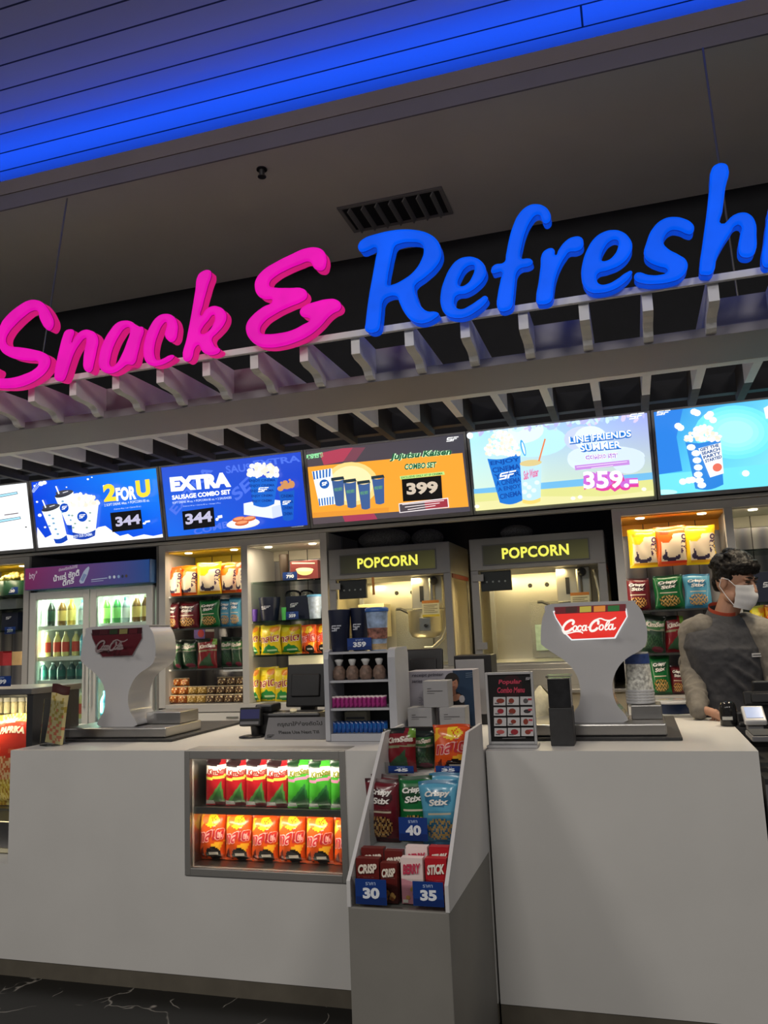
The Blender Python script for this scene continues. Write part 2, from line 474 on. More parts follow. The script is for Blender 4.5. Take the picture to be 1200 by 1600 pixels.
sign_letter('glowing pink capital letter S at the start of the sign', 8, 0, 450, [(450,155),(370,165),(240,240),(110,350),(30,460),(5,580),(5,700),(30,790),(120,860),(250,900),(400,915),(490,925),(500,960),(450,1020),(330,1080),(180,1125),(60,1135),(0,1130),(-45,1115),(-20,1080),(-10,1030),(-60,990),(-150,960),(-260,990),(-290,1080),(-250,1180),(-120,1240),(0,1255),(180,1255),(330,1220),(480,1140),(590,1040),(635,940),(625,870),(560,815),(430,775),(250,745),(150,735),(100,710),(80,650),(110,570),(200,460),(320,350),(400,295),(460,285),(495,310),(510,380),(540,450),(580,510),(630,535),(665,500),(680,430),(650,340),(590,240),(530,180)])
sign_letter('glowing pink letter n of the sign, between S and a', 8, 0, 450, [(890,522),(835,545),(800,620),(760,770),(720,950),(697,1100),(705,1150),(740,1165),(800,1160),(830,1110),(880,960),(940,800),(1010,690),(1060,635),(1090,632),(1095,680),(1070,800),(1058,920),(1060,1000),(1085,1045),(1120,1058),(1150,1040),(1180,940),(1215,780),(1235,660),(1200,570),(1140,535),(1080,528),(1010,560),(950,630),(905,690),(912,630),(935,560),(925,530)])
sign_letter('glowing pink letter a of the sign, between n and c', 4.8, 140, 410, [(280,440),(220,455),(160,520),(110,610),(82,710),(80,780),(105,820),(150,835),(200,825),(245,797),(285,768),(325,770),(347,748),(360,700),(385,600),(405,490),(380,485),(350,470),(320,448)], [(305,492),(270,495),(225,550),(180,640),(158,720),(155,770),(180,785),(210,765),(250,700),(290,600),(312,530)])
sign_letter('glowing pink letter c of the sign, between a and k', 4.8, 140, 410, [(575,390),(520,410),(465,480),(425,580),(412,680),(430,750),(475,778),(530,775),(590,750),(630,720),(638,703),(610,700),(560,725),(510,735),(490,700),(490,630),(520,530),(550,470),(575,450),(588,465),(580,510),(572,550),(590,585),(620,600),(645,585),(662,530),(662,460),(630,405)])
sign_letter('glowing pink tall letter k of the sign, beside the ampersand', 4.8, 140, 410, [(900,62),(850,75),(820,105),(800,220),(770,400),(735,580),(707,720),(720,742),(755,740),(775,710),(790,650),(815,622),(832,630),(850,670),(890,695),(940,695),(980,670),(980,650),(950,640),(930,610),(920,575),(960,530),(1010,470),(1030,410),(1015,365),(970,335),(920,335),(880,360),(840,405),(850,330),(890,180),(915,75)], [(935,395),(890,440),(850,490),(835,530),(860,542),(900,520),(935,470),(948,420)])
sign_letter('glowing pink ampersand of the sign', 6.667, 370, 370, [(840,120),(720,130),(580,190),(420,270),(280,360),(210,450),(195,530),(230,620),(300,655),(380,670),(280,740),(170,830),(110,920),(108,1000),(150,1080),(230,1140),(330,1160),(470,1145),(620,1100),(760,1030),(880,930),(960,840),(1010,800),(1080,760),(1090,710),(1040,660),(960,655),(840,680),(710,730),(665,780),(680,830),(760,855),(770,870),(700,920),(580,980),(450,1010),(320,1020),(260,1010),(245,970),(280,900),(400,810),(560,730),(680,680),(730,640),(735,590),(700,548),(560,540),(400,535),(350,520),(345,480),(400,420),(520,350),(660,290),(750,262),(785,285),(810,330),(860,355),(910,345),(935,290),(935,210),(900,145)])
sign_letter('glowing blue capital letter R of the sign', 7.5, 550, 340, [(620,148),(480,160),(300,200),(140,260),(80,330),(90,395),(130,408),(200,385),(280,355),(300,390),(285,480),(250,680),(205,930),(165,1250),(160,1320),(200,1350),(270,1350),(315,1320),(335,1240),(350,1100),(370,980),(420,935),(530,930),(560,1000),(620,1120),(700,1210),(790,1245),(880,1235),(980,1180),(1020,1135),(990,1112),(890,1105),(810,1040),(760,930),(735,830),(740,800),(850,710),(980,590),(1045,480),(1050,390),(1000,270),(900,195),(770,158)], [(690,292),(560,310),(510,335),(480,420),(450,560),(420,740),(425,800),(480,795),(600,740),(730,640),(820,500),(845,400),(820,320)], False)
sign_letter('glowing blue letter e of the sign, directly after R', 6, 680, 300, [(300,615),(220,640),(150,710),(90,830),(55,960),(60,1080),(110,1160),(190,1185),(290,1175),(390,1120),(470,1050),(495,1000),(475,980),(420,1010),(330,1070),(240,1105),(190,1075),(180,1020),(200,975),(290,955),(390,895),(470,800),(480,740),(440,660),(370,620)], [(345,688),(290,710),(240,780),(215,870),(235,890),(300,870),(350,800),(372,730),(368,695)], False)
sign_letter('glowing blue letter f of the sign', 6, 680, 300, [(950,122),(870,140),(790,210),(730,330),(690,470),(665,600),(650,665),(560,690),(528,730),(535,765),(580,760),(625,755),(615,830),(590,960),(585,1090),(610,1120),(680,1115),(720,1085),(735,1000),(750,850),(765,760),(800,720),(880,700),(915,670),(905,640),(870,630),(810,630),(800,600),(815,500),(850,370),(900,270),(950,220),(985,225),(1000,265),(1030,300),(1065,290),(1085,250),(1065,180),(1020,140)], None, False)
sign_letter('glowing blue letter r of the sign, after f', 6.667, 820, 340, [(290,328),(220,345),(180,390),(165,520),(145,680),(120,840),(130,900),(180,910),(250,895),(285,860),(300,760),(320,640),(370,500),(430,400),(460,365),(540,355),(600,320),(612,260),(590,215),(500,212),(420,260),(350,350),(320,400),(312,350)], None, False)
sign_letter('glowing blue letter e of the sign, between r and s', 6.667, 820, 340, [(920,138),(820,160),(730,220),(650,340),(600,490),(590,620),(620,730),(690,785),(780,790),(900,765),(1030,690),(1110,600),(1115,565),(1060,580),(960,650),(860,700),(780,700),(750,650),(760,590),(860,555),(990,500),(1090,400),(1120,300),(1090,220),(1010,155)], [(950,235),(890,250),(830,320),(795,420),(800,455),(860,455),(930,400),(970,320),(975,255)], False)
sign_letter('glowing blue letter s of the sign', 5.4545, 980, 240, [(400,548),(310,565),(220,640),(165,760),(145,880),(190,930),(270,965),(340,990),(340,1015),(280,1040),(180,1040),(90,1020),(60,1045),(70,1085),(130,1110),(240,1115),(360,1100),(460,1060),(510,990),(505,920),(440,870),(350,820),(310,770),(320,710),(370,660),(440,660),(510,690),(545,690),(570,640),(550,600),(490,565)], None, False)
sign_letter('glowing blue tall letter h of the sign', 5.4545, 980, 240, [(820,92),(750,105),(718,140),(700,290),(675,520),(640,780),(615,990),(620,1030),(660,1040),(710,1035),(735,1010),(760,900),(810,790),(880,680),(930,615),(965,620),(960,700),(945,800),(960,870),(1000,890),(1060,880),(1090,840),(1100,700),(1090,590),(1040,525),(980,510),(900,535),(800,605),(810,500),(835,300),(858,120)], None, False)
sign_letter('glowing blue letter m of the sign, cut by the picture edge', 1, 0, 0, [(1205,323),(1198,345),(1194,375),(1190,405),(1192,416),(1198,419),(1205,415),(1210,395),(1217,362),(1228,343),(1238,340),(1240,365),(1238,395),(1243,407),(1252,402),(1258,370),(1268,345),(1278,340),(1280,365),(1277,395),(1284,407),(1293,400),(1298,360),(1294,330),(1276,320),(1256,332),(1238,320),(1222,328),(1215,338),(1216,328)], None, False)

# ================================================================ MENU BOARDS
MO = Vector((0, 2.0, 2.19)); MV = Vector((0, -.1, .54)).normalized(); MN = Vector((0, -.54, -.1)).normalized(); MHT = math.hypot(.1, .54)
SCREEN = printed('lit_menu_film', 1.25, .3); BEZEL = mat('dark_grey_bezel', (.26, .26, .27), .4, var=.05, bscale=30)


def mpt(u, v, h): return MO + Vector((1, 0, 0)) * u + MV * v + MN * h


def menu_board(i, label):
    x0 = -5.55 + 1.15 * i; x1 = x0 + 1.15
    r = thing('menu_board', label, 'menu board', (0, 0, 0), 0, 'backlit menu boards above the counter')
    b = .020; mb = MB()
    for a0, a1, b0, b1 in ((x0 + .003, x0 + b, 0, MHT), (x1 - b, x1 - .003, 0, MHT), (x0 + b, x1 - b, 0, .026), (x0 + b, x1 - b, MHT - .012, MHT)):
        mb.add([mpt(u, v, h) for u in (a0, a1) for v in (b0, b1) for h in (-.05, .012)], [(0, 1, 3, 2), (4, 6, 7, 5), (0, 4, 5, 1), (2, 3, 7, 6), (0, 2, 6, 4), (1, 5, 7, 3)])
    mb.build('board_frame', BEZEL, r, .003)
    mb = MB(); mb.add([mpt(u, v, h) for u in (x0 + b, x1 - b) for v in (.026, MHT - .012) for h in (-.045, -.004)], [(0, 1, 3, 2), (4, 6, 7, 5), (0, 4, 5, 1), (2, 3, 7, 6), (0, 2, 6, 4), (1, 5, 7, 3)])
    mb.build('light_box', BLACK, r)
    a = plane_art(MO, (1, 0, 0), MV, MN, .0004)
    a.R = (x0 + b, .026, x1 - b, MHT - .012)
    return r, a


def bg(a, tl, tr, bl, br, nu=10, nv=6):
    """background film: four corner inks blended"""
    x0, y0, x1, y1 = a.R; tl, tr, bl, br = [Vector(C3(c)) for c in (tl, tr, bl, br)]; a.n += 1; h = a.n * a.step

    def ck(u, v): return tuple((bl * (1 - u) + br * u) * (1 - v) + (tl * (1 - u) + tr * u) * v)
    for j in range(nv):
        for i in range(nu):
            q = [(i / nu, j / nv), ((i + 1) / nu, j / nv), ((i + 1) / nu, (j + 1) / nv), (i / nu, (j + 1) / nv)]
            a.mb.face([a.place(x0 + (x1 - x0) * u, y0 + (y1 - y0) * v, h) for u, v in q], 0, [ck(u, v) for u, v in q])


def clip_poly(a, pts, c): a.poly(pts, c)


def tub(a, tl, tr, bl, br, c, lid=None, n=7, band=None):
    """a printed cup or bucket: tapered body with curved rim and foot"""
    def arc(p, q, k): return [(p[0] + (q[0] - p[0]) * i / n, p[1] + (q[1] - p[1]) * i / n + k * math.sin(PI * i / n)) for i in range(n + 1)]
    k = abs(tr[0] - tl[0]) * .10
    a.poly(arc(tl, tr, k) + arc(br, bl, k * .9), c)
    if band:
        f, col = band; l2 = (tl[0] + (bl[0] - tl[0]) * f, tl[1] + (bl[1] - tl[1]) * f); r2 = (tr[0] + (br[0] - tr[0]) * f, tr[1] + (br[1] - tr[1]) * f)
        a.poly(arc(l2, r2, k) + arc(br, bl, k * .9), col)
    if lid: a.ell((tl[0] + tr[0]) / 2, (tl[1] + tr[1]) / 2, abs(tr[0] - tl[0]) / 2 * 1.04, abs(tr[0] - tl[0]) * .15, lid, rot=math.atan2(tr[1] - tl[1], tr[0] - tl[0]))


def popped(a, cx, cy, rx, ry, n, seed, cols=('fdfdf6', 'f3efdf', 'e9e2cf', 'ffffff'), r=.16):
    R = random.Random(seed)
    for i in range(n):
        t = R.uniform(0, PI); q = math.sqrt(R.random()); a.ell(cx + rx * q * math.cos(t), cy - ry * q * math.sin(t), rx * r * R.uniform(.7, 1.2), rx * r * R.uniform(.7, 1.1), R.choice(cols), 8)


def tq(x0, y0, x1, y1, sl=-.114):
    """text box in photo pixels, sloped with the board: left x, top y at left, right x, bottom y at left"""
    k = (x1 - x0) * sl; return [(x0, y0), (x1, y0 + k), (x0 + .1 * (y1 - y0), y1)]


# board 1: plain white with little blue tabs
r, a = menu_board(0, 'backlit menu board glowing plain white with small blue tabs, leftmost')
bg(a, 'ffffff', 'f4fbff', 'ffffff', 'ffffff')
for (y, x) in ((772, 27), (811, 32)):
    clip_poly(a, [(-20, y + 4), (x, y - 4), (x + 1, y), (-19, y + 9)], '27414f'); clip_poly(a, [(-20, y + 5), (x - .6, y - 3.2), (x, y - .6), (-19, y + 8)], 'a8ddf5')
clip_poly(a, [(7, 804), (29, 801), (29, 802.5), (7, 805.5)], '5a4a55'); a.ell(41, 823.5, 1.6, 1, '2a2a2a')
a.build('menu_screen', SCREEN, r)

# board 2: blue, splash of milk, cups and tub
r, a = menu_board(1, 'backlit blue menu board with 2FORU text and white splash')
bg(a, '0640d8', '0a86ee', '003cc8', '0a50e0')
G = lambda x, y: (x / 2.4, 680 + y / 2.4)
clip_poly(a, [G(*q) for q in ((140, 345), (170, 385), (200, 370), (250, 372), (290, 380), (330, 372), (370, 345), (395, 340), (420, 358), (450, 378), (480, 370), (500, 382), (540, 372), (575, 378), (620, 368), (625, 420), (140, 460))], 'ffffff')
for x, y, rr in ((130, 190, 3), (330, 165, 3), (345, 158, 2), (250, 195, 2), (150, 300, 5), (170, 345, 3), (140, 250, 3), (345, 230, 2), (390, 190, 2.5), (155, 182, 7), (168, 178, 6)):
    a.ell(*G(x, y), rr / 1.6, rr / 1.9, 'f4faff', 8)
for k in range(3): a.line([G(120 + 4 * k, 215), G(128 + 6 * k, 200), G(140 + 8 * k, 180)], .7, 'cfe4ff')
for dx, dy in ((48, -52), (0, 0)):
    g = lambda x, y: G(x + dx, y + dy)
    tub(a, g(160, 283), g(228, 262), g(212, 405), g(258, 392), 'eef8fb', '33343c', band=(.86, '0a3fae')); a.ell(*g(196, 266), 14, 3.6, '40424c', rot=-.12)
    a.line([g(176, 272), g(164, 243)], 2, 'ffffff'); a.line([g(190, 268), g(210, 262)], 1, 'e8e8ee')
    for q in ((190, 300), (206, 330), (190, 340), (214, 352), (222, 370), (204, 312)): a.ell(*g(*q), 2.2, 1.5, '6f9dc0', 7)
a.ell(*G(246, 272), 7, 7, '0b45b5'); logo(a, *G(237, 266), *G(258, 279), 'ffffff', -.1)
tub(a, G(268, 262), G(376, 250), G(280, 385), G(362, 376), 'f2f9f6', band=(.82, '0a3aa6')); popped(a, *G(322, 262), 23, 17, 60, 4)
a.ell(*G(322, 304), 8, 8, '0b45b5'); logo(a, *G(310, 297), *G(334, 311), 'ffffff', -.1)
for q in ((285, 300), (352, 290), (350, 320), (296, 330), (340, 345), (290, 345)): a.ell(*G(*q), 2, 1.4, '8aa59a', 7)
a.text('ENJOY OUR CINEMA', [G(284, 374), G(360, 364), G(286, 388)], 'e8f2ff', .01)
a.text('2', tq(166, 757, 186, 784), 'ffd83a', .05); a.text('FOR', tq(186, 762, 217, 783), 'ffffff', .05); a.text('U', tq(217, 751, 239, 778), 'ffd83a', .06)
a.text('2 SOFT DRINK 44oz. + POPCORN 85 oz.', tq(169, 787, 239, 791), 'dfeaff', .01); a.text('(Calories 44oz. 1 cal • Calories 85 oz.)', tq(184, 794, 226, 797), 'c8dcff')
a.poly([G(428, 290), G(542, 278), G(550, 348), G(436, 362)], '06070c'); a.text('344', [G(446, 306), G(538, 294), G(450, 342)], 'b9b6d2', .04); a.text('.-', [G(548, 322), G(576, 317), G(550, 334)], 'ffffff', .07)
a.build('menu_screen', SCREEN, r)

# board 3: blue, extra sausage combo
r, a = menu_board(2, 'backlit blue menu board with EXTRA text and plate of sausages')
bg(a, '2a4fc8', '2348c4', '1766e0', '1038c0')
for wd, q, in (('EXTRA', [(264, 796), (322, 726), (275, 805)]), ('SAUSAGE', [(352, 728), (424, 720), (354, 740)]), ('COMBO', [(302, 826), (372, 810), (304, 836)]), ('SET', [(360, 768), (402, 730), (370, 784)]), ('EXTRA', [(395, 720), (468, 711), (397, 730)])):
    a.text(wd, q, '4a6ee0', .03)
a.text('EXTRA', [G(636, 158), G(862, 138), G(642, 212)], 'ffffff', .07); a.text('SAUSAGE COMBO SET', [G(645, 226), G(864, 203), G(647, 243)], 'ffffff', .04)
a.text('SOFT DRINK 44 oz. + POPCORN 85 oz. + 2 SAUSAGES', [G(647, 250), G(868, 229), G(648, 258)], 'cfe0ff', .01); a.text('(Calories 44 oz. • Calories 85 oz. • Sausage 2 Pcs.)', [G(688, 264), G(828, 251), G(688, 270)], 'bcd2ff')
a.poly([G(684, 286), G(802, 270), G(808, 342), G(690, 356)], '06070c'); a.text('344', [G(694, 296), G(794, 283), G(698, 336)], 'b9b6d2', .04); a.text('.-', [G(808, 304), G(834, 299), G(810, 322)], 'ffffff', .07)
a.poly([G(915, 256), G(1000, 238), G(1090, 250), G(1020, 268)], 'f4f6fb'); a.poly([G(915, 256), G(1020, 268), G(1024, 312), G(916, 298)], 'dfe6f4'); a.poly([G(1020, 268), G(1090, 250), G(1075, 298), G(1024, 312)], 'c9d4ea')
tub(a, G(934, 150), G(1046, 146), G(952, 262), G(1030, 258), '1a63c8'); popped(a, *G(990, 152), 24, 20, 70, 5)
for k in range(5): a.text('ENJOY CINEMA', [G(942 + 3 * k, 166 + 19 * k), G(1040 - 3 * k, 163 + 19 * k), G(943 + 3 * k, 178 + 19 * k)], '0b2f80', .02)
logo(a, *G(976, 196), *G(1016, 213), 'ffffff', -.05)
tub(a, G(1052, 206), G(1112, 204), G(1070, 315), G(1108, 314), '1558bb')
for q in ((1060, 200, 5, 4), (1082, 190, 9, 5), (1102, 184, 5, 6), (1078, 176, 4, 3), (1095, 168, 2, 2), (1064, 178, 2, 2)): a.ell(*G(q[0], q[1]), q[2], q[3], 'c98d58', 9)
for k in range(4): a.text('CINEMA', [G(1062 + 3 * k, 222 + 22 * k), G(1108 - k, 220 + 22 * k), G(1063 + 3 * k, 234 + 22 * k)], '0b2f80', .02)
logo(a, *G(1068, 246), *G(1100, 260), 'ffffff', -.05)
a.ell(*G(922, 330), 26, 7.6, 'e8e2da', 22, rot=-.1); a.ell(*G(922, 326), 24, 6.4, 'fbf8f2', 22, rot=-.1)
for q in ((908, 314), (944, 312), (918, 328)): a.ell(*G(*q), 11, 4.2, 'c8623c', 14, rot=-.15); a.ell(*G(q[0], q[1] - 3), 9, 2.2, 'e79a6a', 12, rot=-.15)
a.text('*terms and conditions apply', [G(1102, 341), G(1148, 336), G(1102, 345)], 'dfe8ff')
a.build('menu_screen', SCREEN, r)

# board 4: orange and charcoal, four tall cups, 399
r, a = menu_board(3, 'backlit orange and charcoal menu board with price 399')
bg(a, '4c4248', '3c3b44', '55494e', '4a4650')
G = lambda x, y: (480 + x / 4.615, 680 + y / 4.615)
a.poly([G(90, 130), G(250, 95), G(330, 90), G(260, 190), G(120, 215)], 'a83c52'); a.poly([G(330, 90), G(420, 88), G(350, 185), G(260, 190)], '74404e'); a.poly([G(250, 570), G(480, 560), G(520, 625), G(280, 642)], 'a03a54')
clip_poly(a, [G(-10, 232), G(170, 213), G(600, 172), G(1120, 128), G(1165, 515), G(580, 556), G(40, 597)], 'ee9e33')
clip_poly(a, [G(30, 560), G(590, 520), G(590, 556), G(40, 597)], 'dd9132')
a.ell(*G(320, 350), 42, 34, 'f7cf80', 24); a.ell(*G(320, 350), 34, 28, 'fbe3ab', 24)
a.poly([G(35, 262), G(178, 238), G(205, 497), G(90, 512)], 'e9f2f4')
for k in range(6): a.poly([G(40 + 24 * k, 262 - 4 * k), G(52 + 24 * k, 260 - 4 * k), G(60 + 22 * k, 318 - 4 * k), G(48 + 22 * k, 320 - 4 * k)], '2b66b5'); a.poly([G(82 + 20 * k, 458 - 3 * k), G(92 + 20 * k, 456 - 3 * k), G(98 + 19 * k, 508 - 2 * k), G(89 + 19 * k, 509 - 2 * k)], '2b66b5')
a.ell(*G(127, 352), 7.6, 7.2, '1d57a8'); a.text('SF', [G(108, 340), G(146, 334), G(110, 366)], 'ffffff', .04)
for k, (x, y) in enumerate(((180, 300), (268, 315), (368, 325), (470, 288))):
    tub(a, G(x, y + 25), G(x + 88, y + 18), G(x + 28, y + 205), G(x + 90, y + 200), '3d5b8e'); a.poly([G(x - 5, y + 8), G(x + 84, y - 4), G(x + 92, y + 18), G(x - 3, y + 30)], '23343c')
    a.text('呪術', [G(x + 18, y + 82), G(x + 76, y + 72), G(x + 20, y + 108)], '5d9a6a', .02)
a.text('呪術廻戦', [G(0, 140), G(118, 122), G(2, 176)], '8fe0a0', .06)
for b_, c in ((.1, 'c9f3c0'), (.035, '1f5a3c')):
    a.text('Jujutsu Kaisen', [G(596, 135), G(1042, 95), G(600, 192)], c, b_, .25); a.text('COMBO SET', [G(705, 208), G(936, 190), G(708, 250)], c, b_, .2)
a.poly([G(672, 296), G(990, 262), G(996, 284), G(676, 320)], 'b8e080'); a.text('EXCLUSIVE ONLY AT SF CINEMA', [G(682, 299), G(980, 268), G(683, 314)], '3c6a3a', .02)
a.poly([G(686, 318), G(970, 290), G(980, 458), G(696, 478)], '0a0808'); a.text('399', [G(718, 345), G(944, 330), G(724, 432)], 'c9b9a6', .045)
a.poly([G(664, 492), G(1020, 450), G(1028, 520), G(670, 560)], 'e9dfe0'); a.poly([G(670, 498), G(850, 478), G(858, 532), G(676, 554)], '4a4248'); a.poly([G(850, 478), G(1014, 458), G(1020, 516), G(858, 532)], '9a3440')
for k in range(3): a.line([G(690 + 20 * k, 500 + 18 * k), G(990 - 30 * k, 470 + 18 * k)], 1, 'f5e8e8')
logo(a, *G(1008, 18), *G(1096, 48), 'ffffff', -.1); a.line([G(48, 655), G(170, 640)], 1.2, 'dddddd'); a.line([G(1090, 566), G(1164, 560)], 1, 'dddddd')
a.build('menu_screen', SCREEN, r)

# board 5: beach scene, 359
r, a = menu_board(4, 'backlit pastel beach menu board with price 359')
bg(a, 'a8e4f4', '9aa6ea', 'd8e6c8', 'c9dcb0')
G = lambda x, y: (730 + x / 4.138, 640 + y / 4.138)
a.ell(*G(400, 200), 60, 26, 'b6e6f4', 24); a.ell(*G(330, 130), 40, 22, 'd9f3fa', 20); a.ell(*G(750, 190), 30, 20, 'c2cdf2', 20)
R5 = random.Random(5)
for k in range(60):
    x = R5.uniform(40, 1160); y = R5.uniform(40, 120) - x * .08 + 40; a.ell(*G(x, max(y, 24 + (1160 - x) * .105)), R5.uniform(4, 9), R5.uniform(2, 4), R5.choice(('bfd8f6', 'b4b6ee', 'c7e8f6', 'a9c6f0', 'd2c6f0')), 7, rot=R5.uniform(0, 3))
a.ell(*G(800, 190), 26, 20, 'dcebfa', 24); a.ell(*G(740, 320), 22, 17, 'd5e6f8', 24); a.ell(*G(900, 300), 60, 16, 'd3e4f8', 24); a.ell(*G(1040, 330), 26, 20, 'cfe0f6', 24)
clip_poly(a, [G(30, 515), G(1200, 405), G(1200, 470), G(30, 560)], '6fb6e2'); clip_poly(a, [G(30, 545), G(400, 520), G(800, 490), G(1200, 450), G(1210, 600), G(30, 690)], 'd8d98a'); clip_poly(a, [G(30, 600), G(500, 560), G(900, 560), G(1200, 520), G(1210, 600), G(30, 690)], 'e3dfa0')
tub(a, G(135, 318), G(345, 275), G(215, 600), G(362, 585), '1f74cf'); popped(a, *G(235, 295), 27, 36, 130, 9, r=.11)
for k in range(6): a.text(('ENJOY', 'CINEMA', 'YOUR', 'A CINEMA', 'A ENJOY', 'CINEMA')[k], [G(160 + 12 * k, 335 + 42 * k), G(346 + 2 * k, 308 + 42 * k), G(166 + 12 * k, 368 + 42 * k)], '0e48a0', .03)
logo(a, *G(218, 412), *G(328, 455), 'ffffff', -.2)
tub(a, G(352, 352), G(488, 340), G(368, 600), G(482, 590), 'b9dff4', 'd8c58a', band=(.9, 'e8d070')); a.text('Salt Water', [G(372, 398), G(468, 372), G(376, 455)], 'd86a9a', .03, .2)
for q in ((385, 480), (410, 500), (380, 530), (440, 520), (460, 470), (410, 555)): a.ell(*G(*q), 4, 3.5, 'dcecf8', 9)
a.line([G(472, 334), G(512, 192)], 2.4, 'e2834e'); a.ell(*G(372, 250), 3.4, 13, '49a6e8', 14, rot=-.25); a.ell(*G(374, 252), 1.6, 10, 'e8f4fc', 12, rot=-.25)
for b_, c, dx, dy in ((.14, '1c62b8', 3, 7), (.09, '2f86dc', 0, 0), (.02, 'ffffff', 0, 0)):
    a.text('LINE FRIENDS', [G(662 + dx, 180 + dy), G(1056 + dx, 135 + dy), G(666 + dx, 222 + dy)], c, b_); a.text('SUMMER', [G(732 + dx, 228 + dy), G(990 + dx, 205 + dy), G(738 + dx, 272 + dy)], c, b_)
for b_, c in ((.07, 'a45cc4'), (.0, 'ffffff')): a.text('COMBO SET', [G(764, 296), G(972, 280), G(767, 328)], c, b_)
a.poly([G(700, 362), G(1046, 326), G(1050, 356), G(704, 392)], 'c08ad8'); a.line([G(712, 372), G(1034, 338)], .9, 'f0e0fa'); a.line([G(806, 378), G(944, 362)], .8, 'f0e0fa')
for b_, c, dx, dy in ((.15, 'd83f9c', 4, 22), (.13, 'c56ad0', 0, 4), (.03, 'ffffff', 0, 0)): a.text('359.-', [G(752 + dx, 400 + dy), G(1098 + dx, 388 + dy), G(758 + dx, 512 + dy)], c, b_)
logo(a, *G(1046, 36), *G(1142, 70), 'f2f6ff', -.12)
for q in ((690, 570), (735, 562), (1140, 512), (80, 622)): a.ell(*G(*q), 4, 3, 'f4efe2', 7)
a.ell(*G(35, 172), 5, 5, 'eefaff')
a.build('menu_screen', SCREEN, r)

# board 6: aqua with popcorn bucket
r, a = menu_board(5, 'backlit aqua menu board with one large bucket, rightmost')
bg(a, '1f86dc', '7ae6f0', '4cc9ea', '9af2f4', 16, 6)
G = lambda x, y: (980 + x / 5.4545, 580 + y / 5.4545)
clip_poly(a, [G(270, 880), G(700, 840), G(1300, 780), G(1300, 1060), G(280, 1080)], '6fdcf0'); a.poly([G(225, 330), G(480, 290), G(420, 560), G(470, 850), G(270, 880)], '2a7ddb')
[a.ell(*G(920, 520), 64 - 9 * k, 42 - 6 * k, c, 28) for k, c in enumerate(('6fdff0', '7ce4f1', '8ae8f2', '97ebf4', 'a5eff5'))]; a.ell(*G(330, 1030), 18, 4, 'b8f4f8', 14)
tub(a, G(495, 605), G(790, 555), G(580, 1000), G(820, 965), '2a7fd4'); popped(a, *G(645, 590), 27, 22, 90, 12, r=.13)
for q in ((540, 650), (580, 700), (590, 760), (600, 820), (600, 880), (610, 930), (630, 970)): a.ell(*G(*q), 7, 5, 'eafaff', 9)
for q in ((430, 470), (450, 485), (565, 350), (590, 360), (680, 390), (700, 370), (725, 420), (470, 940), (520, 930), (550, 925), (1000, 870)): a.ell(*G(*q), 6, 5, 'fbfffe', 9)
a.poly([G(600, 660), G(790, 610), G(815, 870), G(700, 905)], 'eef2f4')
for k, wd in enumerate(('GET THE', 'SEARCH', 'PARTY', 'STARTED')): a.text(wd, [G(612 + 14 * k, 660 + 32 * k), G(770 + 8 * k, 618 + 32 * k), G(618 + 14 * k, 686 + 32 * k)], '28508f', .04)
a.ell(*G(760, 820), 7.4, 6.4, 'e0705c', 14, rot=-.3); logo(a, *G(246, 345), *G(366, 382), 'ffffff', -.1)
clip_poly(a, [G(1150, 320), G(1185, 300), G(1260, 290), G(1260, 400), G(1170, 410)], 'e8fbff')
a.build('menu_screen', SCREEN, r)

# ================================================================ COUNTERS
KICK = mat('taupe_kick_board', (.13, .115, .09), .5, var=.1, bscale=12)
CZ = .98
NX0, NX1, NZ0 = -1.91, -1.172, .468           # glazed snack niche in the counter front
ct = thing('service_counter', 'long white counter with a glazed snack niche in its front', 'counter', (0, 0, 0))
mb = MB()
mb.box(-6.5, -2.83, 0, .5, .07, .476).box(-6.5, -2.83, .5, 1.07, .07, .955).box(-2.83, NX0, 0, 1.07, .07, .955).box(NX1, -.60, 0, 1.07, .07, .955)
mb.box(NX0, NX1, 0, 1.07, .07, NZ0).box(NX0, NX1, .36, 1.07, NZ0, .955)
mb.build('counter_body', WHITE, ct)
mb = MB().box(-6.5, -2.83, .5, 1.07, .955, CZ).box(-2.83, NX0, 0, 1.07, .955, CZ).box(NX0, NX1, .12, 1.07, .955, CZ).box(NX1, -.60, 0, 1.07, .955, CZ)
mb.build('worktop', WHITE, ct)
MB().box(-6.5, -.60, .004, .02, 0, .069).build('kick_board', KICK, ct)
nf = MB()
for x0, x1, z0, z1 in ((NX0, NX0 + .026, NZ0, CZ), (NX1 - .026, NX1, NZ0, CZ), (NX0 + .026, NX1 - .026, NZ0, NZ0 + .03), (NX0 + .026, NX1 - .026, CZ - .035, CZ)): nf.box(x0, x1, -.008, .03, z0, z1)
nf.box(NX0, NX1, .03, .12, CZ - .012, CZ + .002)
nf.build('niche_frame', mat('niche_steel', (.40, .39, .37), .5, .7, bump=.1, bscale=120), ct, .002)
MB().box(NX0 + .026, NX1 - .026, .03, .36, .712, .726).box(NX0 + .026, NX1 - .026, .025, .035, .712, .74).build('niche_shelf', STEEL, ct)
MB().box(NX0 + .001, NX1 - .001, .345, .358, NZ0, .95).box(NX0 + .001, NX0 + .006, .03, .345, NZ0, .95).box(NX1 - .006, NX1 - .001, .03, .345, NZ0, .95).box(NX0, NX1, .03, .345, NZ0 + .001, NZ0 + .03).build('niche_lining', STEEL, ct)
MB().box(NX0 + .026, NX1 - .026, .006, .012, NZ0 + .03, CZ - .035).build('niche_glass', CLEAR, ct)
area('niche_lamp', ((NX0 + NX1) / 2, .035, .94), (.66, .02), 2.0, (1, .90, .74), (0, .55, -1))
area('niche_lamp', ((NX0 + NX1) / 2, .035, .708), (.66, .012), 1.3, (1, .88, .70), (0, .6, -1))

